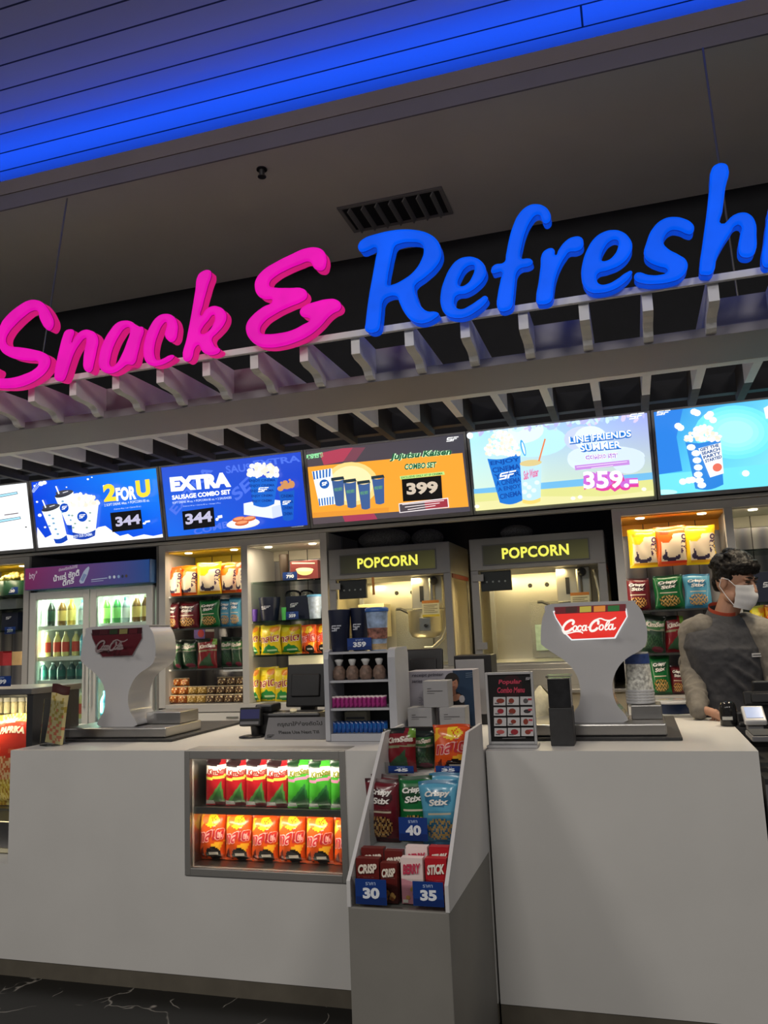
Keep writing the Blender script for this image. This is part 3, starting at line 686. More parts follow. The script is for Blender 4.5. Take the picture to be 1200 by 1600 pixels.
c2 = thing('service_counter', 'white counter beside the stepped stand, under the second drinks dispenser', 'counter')
MB().box(-.592, .38, 0, 1.07, .07, .955).build('counter_body', WHITE, c2); MB().box(-.592, .38, 0, 1.07, .955, CZ).build('worktop', WHITE, c2)
MB().box(-.592, .38, .004, .02, 0, .069).build('kick_board', KICK, c2)
c3 = thing('low_counter', 'dark grey till counter at the far end past the white counter', 'counter')
MB().box(.395, 1.6, .03, .8, .07, .86).build('counter_body', GREYPL, c3); MB().box(.395, 1.6, .03, .8, .86, .88).build('worktop', DSTEEL, c3); MB().box(.395, 1.6, .05, .07, 0, .069).build('kick_board', KICK, c3)


# ================================================================ SNACK BAGS
def bag_mesh(name, paint, words=(), nu=26, nv=34, wr=1.0, seed=1, gl=FOIL):
    """pillow bag, width 1 (x), height 1 (z, base at 0), front towards -y, depth 1: scaled per bag"""
    R = random.Random(seed); ph = [R.uniform(0, 6.3) for _ in range(8)]; fr = [R.uniform(5, 12) for _ in range(8)]

    def prof(u, v):
        e = max(0., 1 - abs(2 * u - 1) ** 2.6) ** .6; t = max(0., 1 - abs(2 * v - 1) ** 3.2) ** .75
        d = .5 * e * t
        d += wr * .035 * (math.sin(fr[0] * u + ph[0] + 3 * v) * math.sin(fr[1] * v + ph[1]) + .7 * math.sin(fr[2] * (u + .6 * v) + ph[2])) * min(1, 4 * (v * (1 - v)) + .25)
        if v > .94 or v < .06: d *= .35
        return max(d, .006)

    def shape(u, v):
        pinch = 1 - .06 * math.sin(PI * v) + .01 * math.sin(9 * v + ph[3]); return (u - .5) * pinch + .012 * math.sin(7 * v + ph[4]), v + .012 * math.sin(6 * u + ph[5]) * (1 if v > .5 else .3)

    def fr_(u, v, h=0.):
        x, z = shape(u, v); return Vector((x, -prof(u, v) - h, z))
    mb = MB(); mb.grid(lambda u, v: fr_(u, v), nu, nv, 0, paint)
    mb.grid(lambda u, v: (lambda x, z: Vector((x, prof(u, v) * .8, z)))(*shape(u, v)), 8, 10, 0, lambda u, v: paint(.5 if False else u, v), True, True)
    for body, quad, c, bold, shear in words:
        vs, fs, x0, x1, y0, y1 = glyphs(body, bold, shear)
        if not vs: continue
        (ax, ay), (bx, by), (cx, cy) = quad; P = []
        for x, y in vs:
            a, b = (x - x0) / (x1 - x0), (y1 - y) / (y1 - y0); P.append(fr_(min(max(ax + (bx - ax) * a + (cx - ax) * b, 0), 1), min(max(ay + (by - ay) * a + (cy - ay) * b, 0), 1), .02 + .006 * (bold < .05)))
        mb.add(P, fs, 0, C3(c))
    return mb.mesh(name, gl)


def inkf(base, shapes, edge=None):
    """front printing of a bag as a function of (u,v); shapes later in the list lie on top"""
    base = C3(base); sh = [(k, p, C3(c)) for k, p, c in shapes]

    def f(u, v):
        col = base
        for k, p, c in sh:
            if k == 'e':
                if ((u - p[0]) / p[2]) ** 2 + ((v - p[1]) / p[3]) ** 2 < 1: col = c
            elif k == 'r':
                if p[0] <= u <= p[2] and p[1] <= v <= p[3]: col = c
            elif k == 'd':          # diagonal band: v between lines
                if p[0] + p[2] * u <= v <= p[1] + p[2] * u: col = c
            elif k == 't':          # triangle
                (x1, y1), (x2, y2), (x3, y3) = p; s1 = (u - x2) * (y1 - y2) - (x1 - x2) * (v - y2); s2 = (u - x3) * (y2 - y3) - (x2 - x3) * (v - y3); s3 = (u - x1) * (y3 - y1) - (x3 - x1) * (v - y1)
                if (s1 >= 0) == (s2 >= 0) == (s3 >= 0): col = c
            elif k == 'n':          # food-like flecks inside an ellipse
                if ((u - p[0]) / p[2]) ** 2 + ((v - p[1]) / p[3]) ** 2 < 1:
                    n = math.sin(u * 61 + 9 * math.sin(v * 37)) + math.sin(v * 53 + 7 * math.sin(u * 41))
                    if n > p[4]: col = c
        return col
    return f


def spice(base, dark, word, word2, seed, food='b9803f'):
    """resealable pouch: word over a picture of crisp sticks"""
    return bag_mesh('snack_pouch', inkf(base, [('r', (0, .93, 1, 1), dark), ('r', (0, 0, 1, .05), dark), ('e', (.5, .24, .36, .18), dark), ('n', (.5, .25, .36, .17, -.2), food), ('n', (.5, .25, .34, .16, .7), 'e3b873'), ('e', (.5, .72, .36, .13), dark), ('r', (.2, .48, .8, .51), 'd8c9b0')]),
                    [(word, [(.16, .83), (.84, .86), (.17, .72)], 'f4f0ea', .05, .2), (word2, [(.24, .70), (.78, .73), (.25, .60)], 'f4f0ea', .04, .2)], seed=seed, wr=.8)


M_MAROON = spice('6a1522', '3c0b14', 'Crispy', 'Stix', 3); M_GREEN = spice('0f6a34', '07401f', 'Crispy', 'Stix', 4, 'a9843a'); M_BLUE = spice('5aa7c8', '34789e', 'Crispy', 'Stix', 5, 'd8a860')
M_RED2 = bag_mesh('snack_bag', inkf('a01820', [('r', (0, .86, .6, 1), '241216'), ('d', (.66, .84, .05), 'e8d6c8'), ('d', (.55, .61, .06), 'c8c04a'), ('t', ((.1, .1), (.75, .52), (.85, .05)), '4a7a3a'), ('t', ((.25, .1), (.7, .42), (.75, .06)), '2f5a2c'), ('r', (0, .02, .4, .12), '9a9a96'), ('r', (.4, 0, 1, .08), '5a1218')]), [('KimSea', [(.14, .79), (.96, .84), (.14, .66)], '8a2a20', .05, .15)], seed=8)
M_GRN2 = bag_mesh('snack_bag', inkf('3f9a2c', [('r', (0, .86, .5, 1), '15301a'), ('d', (.66, .84, .05), 'f0e6d0'), ('d', (.55, .61, .06), 'c87a9a'), ('t', ((.05, .1), (.8, .52), (.9, .05)), '2c6a34'), ('t', ((.2, .1), (.75, .42), (.8, .06)), '1d4f28'), ('r', (0, .02, .4, .12), '9aa09a'), ('r', (.4, 0, 1, .06), '1f4a20')]), [('KimSea', [(.14, .79), (.96, .84), (.14, .66)], '6a6a20', .05, .15)], seed=9)
THAI = 'ทสโต'
M_ORNG = bag_mesh('crisp_bag', inkf('e0561c', [('t', ((0, .6), (.55, 1), (.1, 1)), 'f2b62a'), ('e', (.55, .82, .28, .13), 'f4d028'), ('e', (.3, .86, .14, .1), 'e8742c'), ('n', (.75, .84, .2, .12, .6), 'd8481c'), ('t', ((.55, .35), (1, .4), (.8, .1)), 'f0b02c'), ('e', (.62, .14, .27, .15), '1c1412'), ('r', (.45, .13, .8, .18), 'd8d0c4'), ('r', (0, .95, 1, 1), 'd04a18'), ('t', ((.05, .1), (.25, .3), (.3, .02)), '6a1c12')]), [(THAI, [(.06, .66), (.98, .74), (.08, .36)], 'f2b3ac', .07, .2), (THAI, [(.08, .65), (.96, .72), (.10, .38)], 'c8323c', .02, .2)], seed=11)
M_YELL = bag_mesh('crisp_bag', inkf('e2c81e', [('e', (.75, .88, .22, .11), 'e08a2c'), ('e', (.3, .85, .2, .1), 'ead748'), ('t', ((.1, .06), (.5, .36), (.95, .06)), '2f9a3c'), ('e', (.55, .17, .33, .14), '1f8a3c'), ('r', (.4, .13, .85, .17), 'bfe0b0'), ('r', (0, .95, 1, 1), 'c8b018')]), [(THAI, [(.04, .66), (.98, .72), (.06, .38)], 'f6ecd0', .06, .2), (THAI, [(.06, .65), (.96, .71), (.08, .40)], 'a02030', .025, .2)], seed=12)


def taro(base, lt, seed):
    return bag_mesh('fish_snack_bag', inkf(base, [('r', (.14, .05, .95, .8), 'f0dfc4'), ('e', (.3, .78, .26, .2), base), ('r', (.14, .05, .95, .12), lt), ('e', (.48, .22, .30, .10), '3d3350'), ('e', (.46, .30, .26, .10), 'f0dfc4'), ('t', ((.22, .2), (.3, .45), (.38, .2)), '3d3350'), ('e', (.3, .84, .16, .06), lt)]), [('TARO', [(.80, .30), (.84, .78), (.98, .28)], '4a2c5a', .06, 0)], seed=seed, wr=.7)


M_TARO_O = taro('f08a1e', 'e05a1a', 21); M_TARO_Y = taro('f4cf1a', 'e6a81a', 22); M_TARO_R = taro('f0641c', 'e8401c', 23)


def put_bag(me, name, x0, x1, z0, z1, y, label, group, depth=.09, rz=0., tilt=0., cat='snack bag', ry=0.):
    o = bpy.data.objects.new(name, me); COL.objects.link(o); o.location = ((x0 + x1) / 2, y, z0); o.scale = (x1 - x0, depth, z1 - z0); o.rotation_euler = (tilt, ry, rz)
    return tag(o, label, cat, group)


def px_bag(me, name, l, t, r_, b, y, label, group, zb=None, **k):
    """bag whose photographed box is l,t,r,b, standing in the plane y on the shelf at height zb"""
    p0, p1 = at(l, b, y), at(r_, b, y); zt = at((l + r_) / 2, t, y).z; z0 = (p0.z + p1.z) / 2 if zb is None else zb
    return put_bag(me, name, p0.x, p1.x, z0, zt, y, label, group, **k)


DKG = bag_mesh('snack_bag', inkf('1f3a2a', [('r', (0, .86, 1, 1), '15201a'), ('d', (.6, .82, .04), '3a6a3c'), ('d', (.56, .6, .04), '8a8a7a'), ('n', (.5, .3, .4, .2, .3), '35573a'), ('e', (.7, .1, .25, .08), '6a2a3a')]), [('KimSea', [(.14, .79), (.96, .84), (.14, .66)], 'd8ccc0', .05, .15)], seed=31)
DKR = bag_mesh('snack_bag', inkf('7a1822', [('r', (0, .88, .7, 1), '15201a'), ('d', (.55, .6, .04), '8a8a6a'), ('t', ((.1, .1), (.75, .52), (.85, .05)), '33553a'), ('r', (.8, .8, 1, 1), '6f9a3a')]), [('KimSea', [(.14, .79), (.96, .84), (.14, .66)], 'e0d4c8', .05, .15)], seed=32)


# niche: red and green bags above, orange crisps below
for i in range(7):
    x = NX0 + .085 + i * .1; red = i < 4; k = i if red else i - 4
    put_bag(M_RED2 if red else M_GRN2, 'snack_bag', x - .056, x + .056, .728, .925 - .004 * (i % 2), .13 - .004 * i, f"{'red' if red else 'bright green'} seaweed snack bag, {ORD[k]} {'red' if red else 'green'} one along the niche's upper shelf", 'snack bags on the upper niche shelf', .07, .15 if red else .12, -.05)
for i in range(6):
    x = NX0 + .06 + i * .126
    put_bag(M_ORNG, 'crisp_bag', x - .062, x + .062, NZ0 + .032, .70 - .005 * (i % 3), .13, f"orange crisp bag, {ORD[i]} one along the niche's lower shelf", 'orange crisp bags on the lower niche shelf', .095, .06, -.06)

# ================================================================ STEPPED SNACK STAND
st = thing('display_stand', 'free-standing stepped white snack stand before the counter', 'display stand', (0, 0, 0))
SX0, SX1 = -.925, -.60
STB = mat('matt_grey_board', (.235, .225, .205), .6, var=.04, bscale=6); STW = mat('white_board', (.66, .65, .65), .5, var=.03, bscale=6)
MB().box(SX0 + .002, SX1 - .002, -.70, -.006, 0, .612).build('pedestal', STB, st, .003)
PR = [(-.702, .612), (-.702, .69), (-.27, 1.085), (-.006, 1.085), (-.006, .612)]
for x in (SX0, SX1 - .012): MB().prism(PR, lambda a, b, k: (x + .012 * k, a, b)).build('side_panel', STW, st, .001)
MB().box(SX0 + .012, SX1 - .012, -.49, -.02, .614, .735).build('step', STW, st); MB().box(SX0 + .012, SX1 - .012, -.29, -.02, .735, .93).build('step', STW, st); MB().box(SX0 + .012, SX1 - .012, -.03, -.008, .93, 1.075).build('back_panel', BLACK, st)
for y, z, h in ((-.695, .616, .085), (-.492, .738, .12), (-.292, .932, .05)): MB().box(SX0 + .013, SX1 - .013, y, y + .003, z, z + h).build('clear_lip', CLEARP, st)

# third tier
px_bag(DKR, 'snack_bag', 600, 1138, 652, 1206, -.2, 'dark red snack bag on the top tier of the stand', 'snack bags on the stand', .934, tilt=-.05)
px_bag(DKG, 'snack_bag', 640, 1142, 680, 1206, -.13, 'dark green snack bag tucked behind the red one on the top tier', 'snack bags on the stand', .934, tilt=-.05)
px_bag(M_ORNG, 'crisp_bag', 679, 1132, 738, 1206, -.2, 'orange crisp bag on the top tier of the stand', 'snack bags on the stand', .934, tilt=-.06)
# second tier
px_bag(M_MAROON, 'snack_pouch', 572, 1218, 626, 1316, -.42, 'maroon stick snack pouch at the front of the middle tier', 'snack pouches on the stand', .738, tilt=-.08, depth=.06)
px_bag(M_MAROON, 'snack_pouch', 582, 1211, 640, 1316, -.35, 'maroon stick snack pouch behind the front maroon one', 'snack pouches on the stand', .738, tilt=-.08, depth=.05)
px_bag(M_GREEN, 'snack_pouch', 624, 1213, 678, 1316, -.40, 'green stick snack pouch in the centre of the middle tier', 'snack pouches on the stand', .738, tilt=-.08, depth=.06)
px_bag(M_BLUE, 'snack_pouch', 662, 1220, 724, 1318, -.43, 'light blue stick snack pouch at the front of the middle tier', 'snack pouches on the stand', .738, tilt=-.08, depth=.06, ry=-.06)
px_bag(M_BLUE, 'snack_pouch', 678, 1208, 732, 1316, -.34, 'light blue stick snack pouch behind the front blue one', 'snack pouches on the stand', .738, tilt=-.08, depth=.05, ry=-.04)


def snack_box(x0, x1, z0, z1, y, d, cols, label, grp, word):
    mb = MB(); c, c2, wc = cols; w_, h_ = x1 - x0, z1 - z0
    mb.box(x0, x1, y, y + d, z0, z1, 0, None, C3(c))
    a = Art(lambda u, v, h: Vector((x0 + u * w_, y - .0004 - h, z0 + v * h_)), .0003)
    a.poly([(0, 0), (1, 0), (1, .42), (0, .55)], c2)
    R = random.Random(len(label))
    for _ in range(12): a.ell(R.uniform(.15, .85), R.uniform(.1, .42), .11, .05, R.choice(('b97a3c', 'd9a45c', '8a4a24')), 7, rot=R.uniform(-.6, .6))
    a.text(word, [(.1, .86), (.92, .9), (.1, .64)], wc, .05, .15); a.rect(.06, .03, .3, .1, 'ece6da')
    n = len(mb.v); mb.v += a.mb.v; mb.f += [tuple(i + n for i in f) for f in a.mb.f]; mb.mi += a.mb.mi; mb.c += a.mb.c; mb.sm += a.mb.sm
    return tag(mb.build('snack_box', PRINT), label, 'snack box', grp)


choc, pink, red = ('6a1c18', '4a1410', 'f4e8d8'), ('f0dcd8', 'e79aa8', 'c83a58'), ('b81c28', '8a1018', 'f6f0e4')
g1 = 'small biscuit boxes on the lowest tier'
snack_box(-.908, -.832, .617, .745, -.655, .03, choc, 'brown biscuit box at the front of the lowest tier, beside the 30 tag', g1, 'CRISP'); snack_box(-.905, -.83, .617, .765, -.61, .03, choc, 'brown biscuit box behind the first brown one on the lowest tier', g1, 'CRISP')
snack_box(-.826, -.772, .617, .735, -.66, .03, choc, 'brown biscuit box between the 30 and 35 tags', g1, 'CRISP'); snack_box(-.825, -.765, .617, .76, -.615, .03, choc, 'brown biscuit box behind the one between the price tags', g1, 'CRISP')
snack_box(-.76, -.69, .617, .752, -.655, .03, pink, 'pale pink biscuit box at the front of the lowest tier', g1, 'BERRY'); snack_box(-.755, -.685, .617, .775, -.61, .03, pink, 'pale pink biscuit box behind the front pink one', g1, 'BERRY')
snack_box(-.683, -.616, .617, .752, -.65, .03, red, 'bright red biscuit box at the front of the lowest tier', g1, 'STICK'); snack_box(-.68, -.616, .617, .775, -.605, .03, red, 'bright red biscuit box behind the front red one', g1, 'STICK')


def price_tag(l, t, r_, b, y, num, label, lean=0., small=True):
    p0, p1 = at(l, b, y), at(r_, t, y); x0, x1, z0, z1 = p0.x, p1.x, p0.z, p1.z; w_, h_ = x1 - x0, z1 - z0
    mb = MB().box(x0, x1, y, y + .0016, z0, z1, 0, None, C3('123a86'))
    a = Art(lambda u, v, h: Vector((x0 + u * w_, y - .0003 - h, z0 + v * h_)), .0003)
    a.poly([(.02, .03), (.98, .03), (.98, .3), (.02, .3)], '0d2c6c'); a.text(num, [(.24, .66), (.78, .68), (.24, .22)], 'eef2fa', .05)
    a.text('ราคา', [(.34, .88), (.66, .89), (.34, .76)], 'b8cdf2', .01)
    n = len(mb.v); mb.v += a.mb.v; mb.f += [tuple(i + n for i in f) for f in a.mb.f]; mb.mi += a.mb.mi; mb.c += a.mb.c; mb.sm += a.mb.sm
    return tag(mb.build('price_tag', PRINT), label, 'price tag')


price_tag(556, 1375, 603, 1412, -.700, '30', 'blue price tag reading 30 before the brown biscuit boxes'); price_tag(646, 1379, 692, 1415, -.700, '35', 'blue price tag reading 35 before the pink and red biscuit boxes')
price_tag(624, 1278, 667, 1313, -.497, '40', 'blue price tag reading 40 on the middle tier of the stand')
price_tag(607, 1197, 646, 1208, -.296, '45', 'blue price tag under the red bags on the top tier'); price_tag(681, 1197, 719, 1208, -.296, '35', 'blue price tag under the orange crisps on the top tier')

# ================================================================ BACK WALL OF CABINETS
FY = 2.05
FRAMEM = mat('warm_white_frame', (.52, .51, .50), .4, var=.03, bscale=6)
MIRR = mat('mirror_painted_bands', (.24, .25, .30), .22, .35, var=.02); _nt = MIRR.node_tree
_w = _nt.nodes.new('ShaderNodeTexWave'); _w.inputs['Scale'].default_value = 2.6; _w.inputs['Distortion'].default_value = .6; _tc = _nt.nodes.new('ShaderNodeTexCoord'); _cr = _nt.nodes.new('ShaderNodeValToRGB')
_cr.color_ramp.elements[0].color = (.15, .155, .19, 1); _cr.color_ramp.elements[1].color = (.36, .35, .36, 1); _nt.links.new(_tc.outputs['Object'], _w.inputs['Vector']); _nt.links.new(_w.outputs['Fac'], _cr.inputs['Fac']); _nt.links.new(_cr.outputs['Color'], _nt.nodes['Principled BSDF'].inputs['Base Color'])  # bands painted into the colour stand in for the mirror's reflections
YEL = mat('yellow_panel', (.75, .56, .02), .5, var=.05, bscale=5); ORN = mat('orange_panel', (.8, .36, .03), .5, var=.05, bscale=5); CRM = mat('cream_panel', (.62, .58, .48), .5, var=.05, bscale=5)
SHELFM = mat('smoked_shelf', (.05, .055, .055), .15, var=.2, bscale=9)
SHGL = glass('shelf_glass', (.55, .66, .62))
LAMPD = mat('lamp_disc', (.9, .85, .7), .4, emit=(1, .85, .55), es=6)
ZT, ZB = 2.112, .998


def cabinet(label, x0, x1, posts, tops, shelves, lights, glassy=()):
    c = thing('display_cabinet', label, 'display cabinet'); xs = [x0 + .055] + [q for p in posts for q in p] + [x1 - .05]
    mb = MB().box(x0, x0 + .055, FY, FY + .05, .975, ZT + .05).box(x1 - .05, x1, FY, FY + .05, .975, ZT + .05)
    mb.box(x0 + .055, x1 - .05, FY, FY + .05, ZT, ZT + .05).box(x0 + .055, x1 - .05, FY, FY + .05, .945, ZB)
    for a, b in posts: mb.box(a, b, FY, FY + .05, ZB, ZT)
    mb.build('cabinet_frame', FRAMEM, c, .002)
    mb = MB().box(x0, x0 + .02, FY + .05, 2.56, .945, ZT + .05).box(x1 - .02, x1, FY + .05, 2.56, .945, ZT + .05).box(x0 + .02, x1 - .02, FY + .05, 2.56, .945, ZB - .002)
    for a, b in posts: mb.box((a + b) / 2 - .01, (a + b) / 2 + .01, FY + .05, 2.55, ZB, ZT)
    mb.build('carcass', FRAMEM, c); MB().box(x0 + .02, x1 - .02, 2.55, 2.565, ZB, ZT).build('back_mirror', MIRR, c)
    for i in range(len(xs) // 2):
        a, b = xs[2 * i] - .03, xs[2 * i + 1] + .03
        MB().box(a, b, FY + .051, 2.548, ZT - .006, ZT + .012).build('top_panel', tops[i], c)
        mb = MB().box(a, b, 2.535, 2.548, ZT - .08, ZT - .007)  # coloured strip before the mirror stands in for the top panel's reflection
        mb.build('top_reflection', tops[i], c)
        for z in shelves[i]: MB().box(a, b, FY + .07, 2.54, z - .012, z).build('shelf', SHGL if i in glassy else SHELFM, c)
        for k in (.22, .78):
            xx = a + (b - a) * k; d = MB().lathe([(.0, -.004), (.026, -.004), (.028, 0), (.028, .004)], 16, (xx, 2.18, ZT - .008)); d.build('downlight', LAMPD, c)
        area('cabinet_lamp', ((a + b) / 2, 2.12, ZT - .02), (.45, .03), lights[i] * .5, (1, .82, .55), (0, .12, -1))
        for xs_, sx in ((a + .015, 1), (b - .015, -1)): area('cabinet_fill', (xs_, FY + .056, (ZT + ZB) / 2), (.022, 1.0), lights[i] * .20, (1, .84, .60), (.7 * sx, .75, 0))  # unseen fill lights added behind the frame to even out the bays
        for k in (.25, .5, .75): MB().tube([(a + (b - a) * k, 2.50, ZT - .01), (a + (b - a) * k, 2.50, 1.2)], .003, 6).build('upright', BLACK, c)
    lw = MB().box(x0, x1, FY + .02, 2.56, .08, .944); lw.build('base_carcass', FRAMEM, c)
    n = max(2, round((x1 - x0) / .62))
    for i in range(n):
        a = x0 + (x1 - x0) * i / n; b = x0 + (x1 - x0) * (i + 1) / n
        dr = MB().box(a + .004, b - .004, FY, FY + .019, .09, .938).build('cupboard_door', WHITE, c, .002)
        MB().box(b - .12, b - .03, FY - .01, FY - .001, .90, .912).build('handle', STEEL, dr)
    return c


sB1 = [at(320, 930, 2.2).z, at(320, 981, 2.2).z, at(320, 1044, 2.2).z]
sB2 = [at(445, 908, 2.2).z, at(448, 969, 2.2).z, at(448, 1022, 2.2).z]
cabinet('white framed snack cabinet with two lit bays beside the fridge', -3.347, -2.01, [(-2.671, -2.62)], [YEL, CRM], [sB1, sB2], [5.0, 6.0], (1,))
sC1 = [at(1030, 953, 2.2).z, at(1030, 1020, 2.2).z]
sC2 = [at(1170, 860, 2.2).z, at(1190, 941, 2.2).z, at(1190, 1000, 2.2).z]
cabinet('white framed snack cabinet behind the person, right of the popcorn machines', -.082, 1.35, [(.574, .621)], [ORN, CRM], [sC1, sC2], [4.0, 5.0], (1,))
sA = [at(20, 931, 2.2).z, at(20, 952, 2.2).z, at(20, 985, 2.2).z]
cabinet('white framed display cabinet at the far end, left of the fridge', -6.0, -4.51, [(-5.25, -5.2)], [YEL, YEL], [[1.4, 1.75], sA], [3.5, 4.5], (1,))
mb = MB().box(-6.0, 1.35, FY - .02, FY + .05, ZT + .052, 2.185); tag(mb.build('trim_2', FRAMEM, None, .003), kind='structure')
bk = MB().box(-4.508, -4.49, FY, 2.7, 0, 2.16).box(-3.366, -3.349, FY, 2.7, 0, 2.16).box(-2.008, -1.999, FY + .3, 2.7, 0, 2.16); struct('trim_3', bk, GREYP)

# snack bags in the cabinet beside the fridge
gB = 'snack bags hanging in the cabinet beside the fridge'
wh = 'beside the fridge'
r1 = [(M_TARO_R, 262, 886, 284, 'narrow orange edge-on bag at the left end of the top row'), (M_TARO_O, 275, 884, 309, 'orange dried fish bag left of the yellow one on the top row'), (M_TARO_Y, 308, 879, 346, 'yellow dried fish bag on the top row'), (M_TARO_O, 344, 879, 373, 'orange dried fish bag right of the yellow one on the top row'), (M_TARO_R, 369, 879, 381, 'narrow orange bag at the right end of the top row')]
for i, (m, l, t, r_, lb) in enumerate(r1): px_bag(m, 'fish_snack_bag', l, t, r_, 931, 2.2 + .04 * (i % 2), lb + ' ' + wh, gB, sB1[0] + .001, depth=.06)
r2 = [(M_MAROON, 262, 942, 280, 'dark maroon pouch at the left end of the second row'), (M_MAROON, 276, 940, 312, 'maroon stick snack pouch next to the green one, second row'), (M_GREEN, 312, 937, 344, 'green stick snack pouch on the second row'), (M_BLUE, 344, 936, 363, 'light blue pouch next to the green one on the second row'), (M_BLUE, 359, 934, 378, 'light blue pouch at the right end of the second row')]
for i, (m, l, t, r_, lb) in enumerate(r2): px_bag(m, 'snack_pouch', l, t, r_, 981, 2.2 + .04 * (i % 2), lb + ' ' + wh, gB, sB1[1] + .001, depth=.06)
r3 = [(DKG, 271, 1000, 284, 'dark green bag at the left end of the third row'), (DKG, 280, 999, 308, 'dark green bag left of the red one on the third row'), (DKR, 309, 998, 340, 'dark red bag on the third row'), (DKG, 346, 995, 366, 'dark green bag right of the red one on the third row'), (DKG, 362, 995, 380, 'dark green bag at the right end of the third row')]
for i, (m, l, t, r_, lb) in enumerate(r3): px_bag(m, 'snack_bag', l, t, r_, 1044, 2.2 + .04 * (i % 2), lb + ' ' + wh, gB, sB1[2] + .001, depth=.07)
# little promotional card stuck behind the third row
a = front_art(2.30); a.rect(303, 982, 320, 998, '8a6ad0'); a.ell(314, 990, 5, 6, 'e0303a'); a.rect(321, 981, 335, 997, 'e8e2dc'); a.rect(321, 987, 335, 997, '6a2028')
tag(a.build('shelf_card', PRINT), 'small purple and red card between the second and third rows of bags', 'card')


def nut_mesh(nm, base, hi, seed):
    return bag_mesh(nm, inkf(base, [('n', (.5, .5, .5, .5, .1), hi), ('n', (.5, .5, .5, .5, 1.0), 'f0d8a0'), ('r', (.0, .9, 1, 1), 'cfc0a0')]), [], 12, 10, 1.6, seed)


NUTS = [(nut_mesh('nut_pack', '9a4f1a', 'c8792c', 41), 'orange brown'), (nut_mesh('nut_pack', 'a8843a', 'd2ae62', 42), 'golden'), (nut_mesh('nut_pack', '4a3424', '7a5a3c', 43), 'dark brown')]
zb = [ZB + .001]
for row, (y0, y1, ns) in enumerate(((1094, 1077, 8), (1077, 1062, 8), (1062, 1049, 8))):
    for i in range(ns):
        if row == 2 and i in (2, 3, 4): continue
        l = 263 + i * 14.5 + 2 * row; kind = 0 if i < 2 else 1 if i < 4 else 2; m, cn = NUTS[kind]; y = 2.18 + .03 * row
        p0, p1 = at(l, y0, y), at(l + 14.8, y0, y); hgt = .058
        put_bag(m, 'nut_pack', p0.x, p1.x, ZB + .002 + row * .060, ZB + .002 + row * .060 + hgt, y, f"{cn} nut pack, {ORD[i]} in the {('bottom', 'middle', 'top')[row]} layer of the nut pile", 'clear nut packs piled in the cabinet', .05, cat='nut pack')

# bay with boxes, buckets and crisps
w2 = 'in the cabinet'
for i, (m, nm, l, t, r_, b, k, lb) in enumerate([(M_YELL, 'crisp_bag', 388, 978, 406, 1022, 2, 'yellow crisp bag at the left end of the third shelf'), (M_YELL, 'crisp_bag', 399, 977, 414, 1022, 2, 'yellow crisp bag squeezed behind its neighbours on the third shelf'), (M_YELL, 'crisp_bag', 408, 977, 440, 1022, 2, 'yellow crisp bag left of centre on the third shelf'), (M_YELL, 'crisp_bag', 438, 976, 472, 1022, 2, 'yellow crisp bag next to the orange ones on the third shelf'), (M_ORNG, 'crisp_bag', 472, 976, 496, 1022, 2, 'orange crisp bag next to the yellow ones on the third shelf'), (M_ORNG, 'crisp_bag', 494, 975, 514, 1022, 2, 'orange crisp bag at the right end of the third shelf'),
                                          (M_YELL, 'crisp_bag', 390, 1044, 407, 1091, 3, 'yellow crisp bag at the left end of the bottom shelf'), (M_YELL, 'crisp_bag', 403, 1042, 437, 1091, 3, 'yellow crisp bag standing in the middle of the bottom shelf'), (M_YELL, 'crisp_bag', 430, 1043, 456, 1091, 3, 'yellow crisp bag partly behind the till screen on the bottom shelf')]):
    px_bag(m, nm, l, t, r_, b, 2.19 + .05 * (i % 2), f'{lb} {w2}', 'crisp bags in the cabinet', (sB2[k] if k < 3 else ZB) + .001, depth=.09)

NAVY = mat('navy_card', (.008, .012, .035), .4, var=.15, bscale=12)


def px_box(name, l, t, r_, b, y, d, m, label, cat, zb=None, art=None, bevel=.002, group=None):
    p0, p1 = at(l, b, y), at(r_, b, y); zt = at((l + r_) / 2, t, y).z; z0 = (p0.z + p1.z) / 2 if zb is None else zb
    r = thing(name, label, cat, group=group); MB().box(p0.x, p1.x, y, y + d, z0, zt).build('body', m, r, bevel)
    if art:
        a = front_art(y - .0008); art(a); a.build('print', PRINT, r)
    return r


MAR = mat('maroon_card', (.16, .03, .03), .4, var=.15, bscale=12)


def bowl(a): a.ell(476, 891, 13, 8, 'e8c88a', 16, PI * 0, PI); a.ell(476, 890, 14, 3, 'f4e2b4', 14); a.rect(456, 879, 492, 881, 'e8c8b0'); a.rect(458, 904, 492, 905.5, 'd8b8a0')


px_box('popcorn_box', 454, 876, 497, 909, 2.22, .2, MAR, 'maroon box with a golden bowl on its front, on the cabinet top shelf', 'box', sB2[0] + .001, bowl)


def black_cup(l, t, r_, b, y, zb, label, name='tumbler', m=None, lg=None, lid=None, cat='tumbler'):
    p0, p1 = at(l, b, y), at(r_, b, y); x = (p0.x + p1.x) / 2; rr = (p1.x - p0.x) / 2; zt = at((l + r_) / 2, t, y).z; z0 = zb if zb is not None else p0.z; h = zt - z0
    r = thing(name, label, cat, (x, y, z0)); MB().lathe([(rr * .74, 0), (rr * .76, .004), (rr * .98, h * .97), (rr * .97, h * .99), (rr * .9, h * .99)], 24).build('cup_body', m or NAVY, r)
    if lid: MB().lathe([(rr * 1.04, h * .93), (rr * 1.05, h * 1.0), (rr * .9, h * 1.03), (rr * .2, h * 1.04)], 24).build('lid', lid, r)
    if lg:
        def place(u, v, hh):
            k = rr * (.76 + .22 * v / h) + .0012 + hh; return Vector((k * math.sin(u / rr), -k * math.cos(u / rr), v))
        a = Art(place, .0004); logo(a, -rr * .55, h * .62, rr * .5, h * .48, lg); a.build('print', PRINT, r)
    return r


